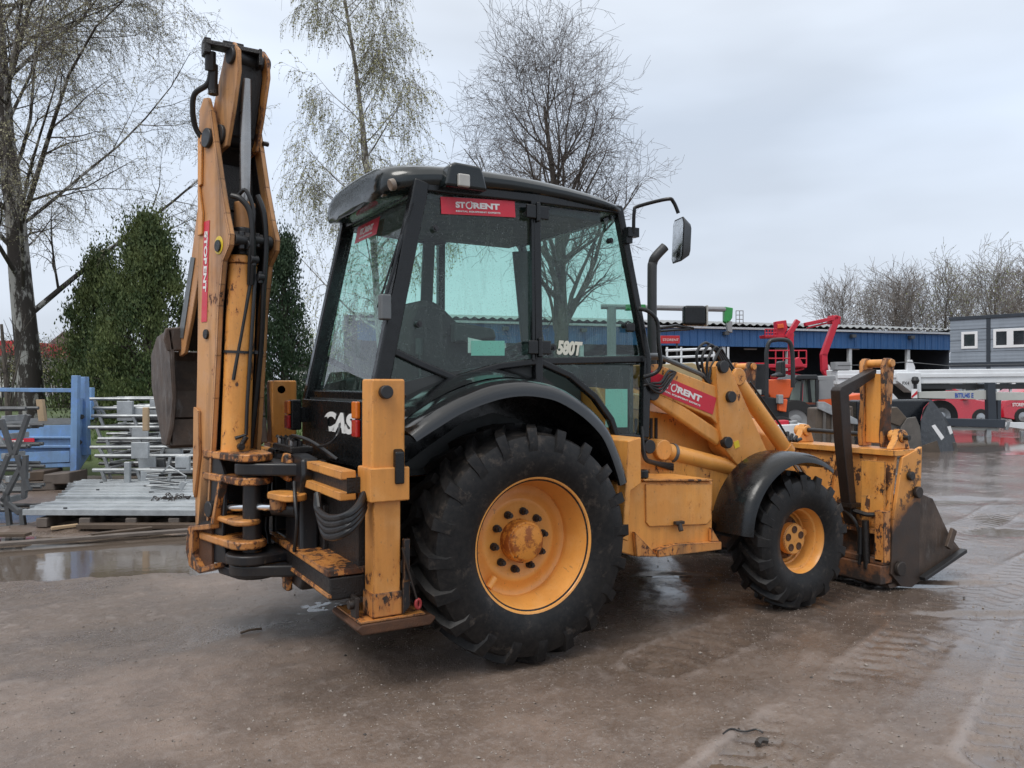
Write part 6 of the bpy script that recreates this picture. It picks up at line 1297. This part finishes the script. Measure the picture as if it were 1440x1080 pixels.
# basket lift
K = Loc('red_basket_lift', 1095, 36, 'red platform basket raised in front of the warehouse fascia, left of the boom lift', 'basket lift')
def cage(L_, u0, u1, v0, v1, f0, f1, nv, nh, mat, rad=.025, name='cage_bar'):
    for f in (f0, f1):
        for i in range(nh + 1): v = v0 + (v1 - v0) * i / nh; G().tube([L_.q(u0, v, f), L_.q(u1, v, f)], rad, 5).build(name, mat, L_.E)
        for i in range(nv + 1): u = u0 + (u1 - u0) * i / nv; G().tube([L_.q(u, v0, f), L_.q(u, v1, f)], rad, 5).build(name, mat, L_.E)
    for u in (u0, u1):
        for v in (v0, (v0 + v1) / 2): G().tube([L_.q(u, v, f0), L_.q(u, v, f1)], rad, 5).build(name, mat, L_.E)
cage(K, 1076, 1092, 463, 473, 0, .8, 4, 2, 'machine_red'); K.poly('platform', 'machine_red', [(1075, 471), (1110, 471), (1108, 475), (1076, 475)], 0, .8, .01); K.poly('head', 'machine_red', [(1091, 452), (1106, 450), (1108, 462), (1103, 472), (1093, 472)], .1, .4, .03); K.poly('orange_head', 'machine_orange', [(1094, 456), (1102, 455), (1103, 461), (1094, 462)], .0, .1, .02)
arm(K, 'arm', [(1107, 474), (1121, 452)], .22, 'machine_red'); arm(K, 'mast', [(1112, 470), (1112, 530)], .20, 'machine_red'); K.box('base', 'machine_red', -.2, 1.6, 0, 1.2, .02, .9, .05)
S1 = Loc('scissor_lift', 1110, 30, 'red scissor lift platform with rails in front of the dark hall', 'scissor lift')
cage(S1, 1080, 1134, 493, 515, 0, 1.0, 5, 2, 'machine_red'); S1.poly('platform', 'machine_red', [(1079, 512), (1135, 512), (1135, 517), (1079, 517)], -.05, 1.1, .02); S1.poly('side_box', 'machine_red', [(1116, 506), (1124, 502), (1132, 516), (1116, 516)], -.1, .3, .02)
for a, b in (((1084, 518), (1130, 530)), ((1130, 518), (1084, 530)), ((1084, 530), (1130, 542)), ((1130, 530), (1084, 542))): S1.tube('scissor_arm', 'machine_red', [(*a, .3), (*b, .3)], .06, 5)
S1.poly('chassis', 'machine_red', [(1082, 542), (1134, 542), (1134, 590), (1082, 590)], 0, 1.0, .03); S1.wheel(1090, 589, .22, -.05); S1.wheel(1126, 589, .22, -.05)
S2 = Loc('scissor_lift', 1060, 31, 'lower red scissor lift seen above the lift arm hoses', 'scissor lift'); cage(S2, 1040, 1076, 511, 528, 0, 1.0, 4, 2, 'machine_red'); S2.poly('platform', 'machine_red', [(1038, 526), (1078, 526), (1078, 531), (1038, 531)], -.05, 1.1, .02); S2.poly('chassis', 'machine_red', [(1040, 540), (1078, 540), (1078, 588), (1040, 588)], 0, 1.0, .03); S2.wheel(1046, 587, .22, -.05); S2.wheel(1072, 587, .22, -.05); S2.poly('scissor_stack', 'machine_black', [(1044, 531), (1074, 531), (1074, 540), (1044, 540)], .2, .5, .02)
# green lift whose grey boom lies above the warehouse roof line
Q_ = Loc('green_boom_lift', 1000, 38, 'green boom lift with long grey boom level above the warehouse roof line', 'boom lift')
Q_.tube('boom', 'machine_grey', [(845, 431, 0), (1020, 435, 0)], .13, 10); Q_.poly('head', 'machine_green', [(1019, 431), (1031, 433), (1030, 447), (1024, 456), (1019, 452)], -.1, .4, .03); Q_.poly('green_sleeve', 'machine_green', [(880, 428), (908, 428), (908, 436), (880, 436)], -.2, .4, .02); Q_.poly('neck', 'machine_grey', [(1021, 450), (1030, 452), (1030, 468), (1024, 466)], -.1, .3, .02)
cage(Q_, 1035, 1045, 437, 455, 0, .8, 2, 3, 'machine_grey', .02); Q_.tube('mast', 'machine_grey', [(860, 431, 0), (860, 585, 0)], .22, 10); Q_.box('base', 'machine_green', -5.6, -3.6, -.6, 1.2, .1, 1.0, .05)
# white rails and red sign between the exhaust and the loader hoses
Y = Loc('rail_stack', 970, 27, 'stack of white guard rails behind the exhaust pipe', 'rail stack'); 
for v in (491, 501, 511): Y.tube('rail', 'machine_white', [(936, v + 2, 0), (1010, v - 1, 0)], .045, 6)
for u in (938, 958, 1004, 1024): Y.tube('rail_post', 'machine_white', [(u, 488, 0), (u, 603, 0)], .04, 6)
Y = Loc('red_sign', 942, 40, 'red sign board on the fascia beside the exhaust pipe', 'sign'); Y.poly('board', 'banner_red', [(929, 472), (956, 472), (956, 483), (929, 483)], 0, .06, .01); text('STORENT', 'lettering', 'white_print', Y.E, Y.q(932, 479.5, -.01), RT, UP, .12, width=.8); Y.tube('post', 'galvanised_dull', [(952, 483, .1), (952, 583, .1)], .05)
Y = Loc('material_heap', 965, 24, 'pale boxes stacked behind the loader arm', 'boxes'); Y.poly('box', 'render_ochre', [(935, 512), (975, 510), (1000, 530), (1000, 611), (935, 611)], 0, 1., .03); Y.poly('box', 'machine_white', [(975, 518), (1030, 520), (1030, 609), (975, 609)], .5, 1., .03)
# ================================================================== GOODS AT THE LEFT
# blue steel stillage / tipping body with gate posts
Bt_ = Loc('blue_trailer_body', 50, 12.0, 'blue steel trailer body with open end gate resting on blocks at the left edge', 'trailer body')
Bt_.poly('side_panel', 'blue_trailer', [(-140, 603), (103, 597), (101, 626), (-140, 628)], 0, .05, .01); Bt_.poly('side_panel', 'blue_trailer', [(-140, 630), (101, 628), (99, 655), (-140, 660)], .03, .05, .01)
Bt_.poly('ledge', 'blue_trailer', [(-140, 614), (102, 614), (102, 617), (-140, 617)], -.05, .06, .01); Bt_.poly('ledge', 'blue_trailer', [(-140, 626), (101, 626), (101, 630), (-140, 631)], -.04, .08, .01); Bt_.poly('bottom_rail', 'blue_trailer', [(-140, 656), (100, 651), (100, 657), (-140, 664)], -.02, .1, .01)
g = G(); g.add([Bt_.q(-140, 599, 0), Bt_.q(104, 597, 0), Bt_.q(108, 588, 1.6), Bt_.q(-140, 588, 1.6)], [(0, 1, 2, 3)]); g.build('deck', 'galvanised_dull', Bt_.E, smooth=0)
Bt_.poly('lower_panel', 'blue_trailer', [(30, 636), (98, 634), (98, 650), (30, 652)], -.03, .03, .004)
for pts, w_ in ((((107, 528, -.05), (105, 668, -.05)), .09), (((118, 530, .25), (121, 640, .25)), .12), (((127, 545, 1.1), (126, 590, 1.1)), .10)): G().beam(Bt_.q(*pts[0]), Bt_.q(*pts[1]), .10, w_, FW).build('gate_post', 'blue_trailer', Bt_.E, bev=.008)
g = G(); g.prism([Bt_.q(111, 560, .0), Bt_.q(122, 560, .5), Bt_.q(124, 640, .5), Bt_.q(108, 665, 0)], RT * .02); g.build('end_gate', 'blue_trailer', Bt_.E, bev=.004)
G().beam(Bt_.q(-140, 547, 0), Bt_.q(108, 549, 0), .06, .06, UP).build('top_rail', 'blue_trailer', Bt_.E, bev=.006)
for u, v in ((115, 586), (112, 622)): G().cyl(Bt_.q(u, v, .2), Bt_.q(u, v, .05), .035, 12).build('gate_bolt', 'machine_black', Bt_.E)
a = Bt_.q(-2, 626, -.06); G().prism([Bt_.q(-10, 617, -.056), Bt_.q(48, 616, -.056), Bt_.q(49, 625, -.056), Bt_.q(-10, 627, -.056)], FW * .004).build('rental_sticker', 'red_label', Bt_.E, smooth=0); text('STORENT', 'lettering', 'white_print', Bt_.E, Bt_.q(-9, 625, -.06), RT, UP, .06, bold=.004, width=.45)
wb = Loc('wood_block', 56, 12.9, 'short pinkish plank end standing upright on the blue trailer deck', 'wood block'); wb.poly('block', 'timber_new', [(50, 562), (59, 562), (63, 594), (54, 594)], 0, .08, .006).name = 'plank'
for i, (uv, mt, lab) in enumerate((([(60, 667), (80, 666), (98, 664), (98, 681), (60, 682)], 'timber_grey', 'grey concrete block under the right end of the blue trailer'), ([(-40, 680), (75, 676), (77, 690), (-40, 692)], 'timber_grey', 'long grey timber under the blue trailer'), ([(100, 684), (135, 680), (136, 697), (98, 698)], 'timber_grey', 'mossy kerb block right of the blue trailer foot'), ([(28, 664), (62, 662), (62, 676), (28, 678)], 'timber_wet', 'dark timber packing under the blue trailer'))):
    b_ = Loc('support_block', uv[0][0], 11.6, lab, 'block'); b_.poly('block', mt, uv, 0, .5, .02)
# scaffold frames in a pile
r = random.Random(4)
def sframe(u0, v, D, wpx, label, rz, dep=.9, hgt=.28):
    L_ = Loc('scaffold_frame', u0, D, label, 'scaffold frame', rz, 'galvanised scaffold frames piled behind the bucket'); z = hz(v, D); w_ = wpx / F_PX * D
    for f in (0, dep):
        G().tube([L_.P(-.12, f, z), L_.P(w_ + .12, f, z)], .026, 8).build('long_tube', 'galvanised', L_.E); G().tube([L_.P(0, f, z - hgt), L_.P(w_, f, z - hgt)], .022, 8).build('long_tube', 'galvanised_dull', L_.E)
    for a in (0, .33, .66, 1): G().tube([L_.P(w_ * a, 0, z), L_.P(w_ * a, dep, z)], .022, 6).build('cross_tube', 'galvanised', L_.E)
    for a in (0, .28, .55, .8, 1): G().beam(L_.P(w_ * a, 0, z), L_.P(w_ * a + (.08 if a < .5 else -.06), 0, z - hgt), .04, .04, FW).build('bracket', 'galvanised', L_.E, bev=.004)
    G().box(L_.P(w_ * r.uniform(.35, .6), -.01, z - hgt * .5), (.24, .03, hgt * .92), L_.A).build('deck_end', 'plank_metal', L_.E, bev=.004)
    return L_
for k in range(2): pass
labs = ['topmost of the scaffold frames piled beside the bucket', 'second scaffold frame from the top of the pile', 'third scaffold frame down in the pile beside the bucket', 'fourth scaffold frame down, level with the bucket bottom', 'fifth scaffold frame down in the pile', 'lowest scaffold frame of the pile, near the ground', 'rear scaffold frame standing behind the pile top', 'rear scaffold frame low behind the pile', 'rear frame at mid height behind the scaffold pile', 'rear frame just above the ground behind the pile', 'thin frame slipped between the top two of the pile', 'thin frame slipped in at the middle of the pile']
dk = Loc('shade_tubes', 150, 12.4, 'dark tubes added inside the scaffold pile to stand for its shade', 'tubes')  # dark tubes added as painted shadow within the pile
for k in range(26): a_ = (r.uniform(-.1, .5), r.uniform(0, .9), r.uniform(.08, 1.05)); G().tube([dk.P(*a_), dk.P(a_[0] + r.uniform(1.2, 2.0), a_[1] + r.uniform(-.2, .2), a_[2] + r.uniform(-.05, .05))], .026, 6).build('tube', 'galvanised_dull', dk.E)
for i, (u0, v, D, wp) in enumerate(((133, 561, 12.6, 170), (140, 585, 12.2, 170), (136, 601, 12.0, 165), (150, 617, 11.6, 160), (146, 641, 11.3, 170), (143, 661, 11.0, 175), (170, 572, 14.0, 150), (160, 610, 13.8, 160), (152, 630, 13.2, 170), (150, 652, 13.0, 165), (142, 574, 12.4, 168), (139, 629, 11.5, 165))): sframe(u0, v, D, wp, labs[i], r.uniform(-.05, .05), 1.0, (.26, .20, .22, .26, .24, .26, .3, .3, .3, .3, .14, .14)[i])
for i, (u, v0, v1, D, lab) in enumerate(((175, 564, 592, 12.3, 'pale galvanised deck panel leaning in the top of the scaffold pile'), (196, 622, 645, 11.1, 'white deck panel standing in the middle of the scaffold pile'), (256, 642, 662, 10.8, 'pale deck panel at the right of the scaffold pile, below the bucket'), (204, 573, 606, 11.8, 'round topped wooden post end beside the bucket'), (178, 650, 690, 10.9, 'narrow pale upright at the foot of the scaffold pile'), (215, 645, 690, 11.4, 'dark grey panel behind the clamp bundle'))):
    p_ = Loc('deck_panel' if i != 3 else 'wooden_post', u, D, lab, 'panel' if i != 3 else 'post'); w2 = (11, 12, 10, 4, 4, 16)[i]; p_.poly('panel', ('plank_metal', 'plank_metal', 'plank_metal', 'timber_new', 'plank_metal', 'galvanised_dull')[i], [(u - w2, v0), (u + w2, v0), (u + w2, v1), (u - w2, v1)], 0, .06, .008)
# left edge: stacked lattice frames
for i, (v, D) in enumerate(((575, 9.9), (600, 9.7), (628, 9.5), (660, 9.3), (690, 9.15))):
    L_ = Loc('lattice_beam', -30, D, ('top', 'second', 'third', 'fourth', 'lowest')[i] + ' lattice beam of the grey stack at the left edge', 'lattice beam', 0, 'stacked lattice beams at the left edge'); z1_ = hz(v, D); z0_ = hz(v + 27, D); x1 = (38 + 6 * (i % 2)) / F_PX * D
    for z in (z0_, z1_): G().tube([L_.P(-1.5, 0, z), L_.P(x1 + .25, 0, z)], .025, 8).build('chord', 'galvanised_dull', L_.E); G().tube([L_.P(-1.5, .35, z), L_.P(x1 + .2, .35, z)], .022, 8).build('chord', 'galvanised_dull', L_.E)
    for k in range(5): G().beam(L_.P(x1 - .06 - .36 * k, 0, z0_), L_.P(x1 - .24 - .36 * k, 0, z1_), .04, .06, FW).build('lattice_strut', 'galvanised', L_.E, bev=.004); G().beam(L_.P(x1 - .24 - .36 * k, 0, z1_), L_.P(x1 - .42 - .36 * k, 0, z0_), .035, .045, FW).build('lattice_strut', 'galvanised_dull', L_.E)
    G().box(L_.P(x1, .15, (z0_ + z1_) / 2), (.05, .4, .07), L_.A).build('end_plate', 'galvanised', L_.E, bev=.006)
L_ = Loc('lattice_stand', 10, 8.7, 'grey steel stand with a curved bracket under the lattice beams', 'stand')
for uv in (((40, 583), (20, 640)), ((24, 640), (40, 690)), ((30, 655), (4, 705)), ((2, 590), (18, 640)), ((36, 640), (34, 700)), ((12, 640), (-8, 690)), ((8, 690), (14, 742)), ((30, 715), (34, 744)), ((2, 700), (28, 722)), ((0, 742), (32, 740))): G().beam(L_.q(*uv[0], 0), L_.q(*uv[1], 0), .05, .05, FW).build('leg', 'galvanised_dull', L_.E, bev=.006)
# metal planks on a pallet
for i in range(11):
    D = 8.55 + .25 * i; u0 = (30, 40, 62, 70, 78, 84, 90, 92, 96, 98, 104)[i]
    L_ = Loc('metal_plank', u0 + r.uniform(-3, 3), D, ['nearest', 'second', 'third', 'fourth', 'fifth', 'sixth', 'seventh', 'eighth', 'ninth', 'tenth', 'farthest'][i] + ' of the pale metal planks laid out on the ground left of the boom', 'plank', r.uniform(-.012, .012) - .015, 'pale metal planks laid side by side'); z = .14 + r.uniform(0, .045); ln_ = 2.9 + r.uniform(-.1, .1) + (.4 if i < 2 else 0)
    L_.box('plank_body', 'plank_metal', 0, ln_, 0, .205, z, z + .012, .003); L_.box('plank_rim', 'plank_metal', 0, ln_, -.01, .012, z - .04, z + .022, .003); L_.box('plank_rim', 'plank_metal', 0, ln_, .195, .215, z - .04, z + .022, .003)
    if i % 3 == 0: G().cyl(L_.P(.4, .1, z + .01), L_.P(.4, .1, z + .03), .02, 8).build('plank_hook', 'galvanised_dull', L_.E)
for i, u in enumerate((60, 120, 185, 245)):
    L_ = Loc('pallet_bearer', u, 8.55, ('first', 'second', 'third', 'fourth')[i] + ' timber bearer from the left under the metal planks', 'timber', 0, 'timber bearers under the planks'); L_.box('bearer', 'timber_grey', -.05, .07, -.04, 2.3, .01, .11, .01)
L_ = Loc('board', 140, 8.45, 'rough timber board lying along the front of the plank pallet', 'board', .02); L_.box('board', 'timber_wet', -.2, 2.6, -.1, .02, .02, .07, .006)
for i, (u0, v0, u1, v1, w_, mt, lab) in enumerate(((-40, 768, 268, 746, .10, 'timber_grey', 'long warped grey board lying in front of the puddle at the left'), (128, 755, 214, 746, .07, 'timber_wet', 'short brown board end lying on the long grey board'), (72, 743, 110, 739, .06, 'timber_new', 'fresh pale offcut of wood in front of the metal planks'), (-30, 752, 40, 752, .12, 'timber_wet', 'dark board half in the puddle at the left edge'))):
    a, b = on(u0, v0, z=.03), on(u1, v1, z=.03); E = empty('loose_board', (a.x, a.y, 0), lab, 'board'); G().beam(V((0, 0, .03 + .02 * (i == 1))), V((b.x - a.x, b.y - a.y, .035 + .02 * (i == 1))), w_, .03).build('plank', mt, E, bev=.004)
# bundle of clamps and hooks on the planks
L_ = Loc('brace_bundle', 235, 9.9, 'bundle of thin galvanised braces lying on the metal planks below the bucket', 'brace bundle')
for k in range(13):
    v = 660 + 2.6 * k; a = L_.q(207 + r.uniform(-5, 5), v - 1 + r.uniform(-2, 2), r.uniform(0, .4)); b = L_.q(258 + r.uniform(-8, 6), v + 3 + r.uniform(-10, 3), r.uniform(0, .4)); G().tube([a, b], .010, 6).build('brace', 'galvanised' if k % 2 else 'galvanised_dull', L_.E)
G().tube([L_.q(228, 664), L_.q(238, 655), L_.q(262, 670), L_.q(260, 676)], .010, 6).build('brace', 'galvanised', L_.E)
L_ = Loc('chain_heap', 240, 9.3, 'small dark heap of chain on the metal planks', 'chain')
for k in range(34):
    c = L_.P(r.gauss(0, .09), r.gauss(0, .05), .19 + abs(r.gauss(0, .03))); a = r.random() * 6.28; t1 = V((math.cos(a), math.sin(a), r.uniform(-.5, .5))).normalized(); t2 = t1.orthogonal().normalized()
    G().tube([c + t1 * (.025 * math.cos(t)) + t2 * (.015 * math.sin(t)) for t in [i * math.pi / 4 for i in range(9)]], .005, 5, cap=False).build('chain_link', 'bolt_steel', L_.E)
L_ = Loc('white_offcut', 256, 9.2, 'small white angled plate leaning on the planks right of the chain', 'plate'); L_.poly('plate', 'plank_metal', [(250, 683), (256, 677), (262, 679), (255, 690)], 0, .03, .003)
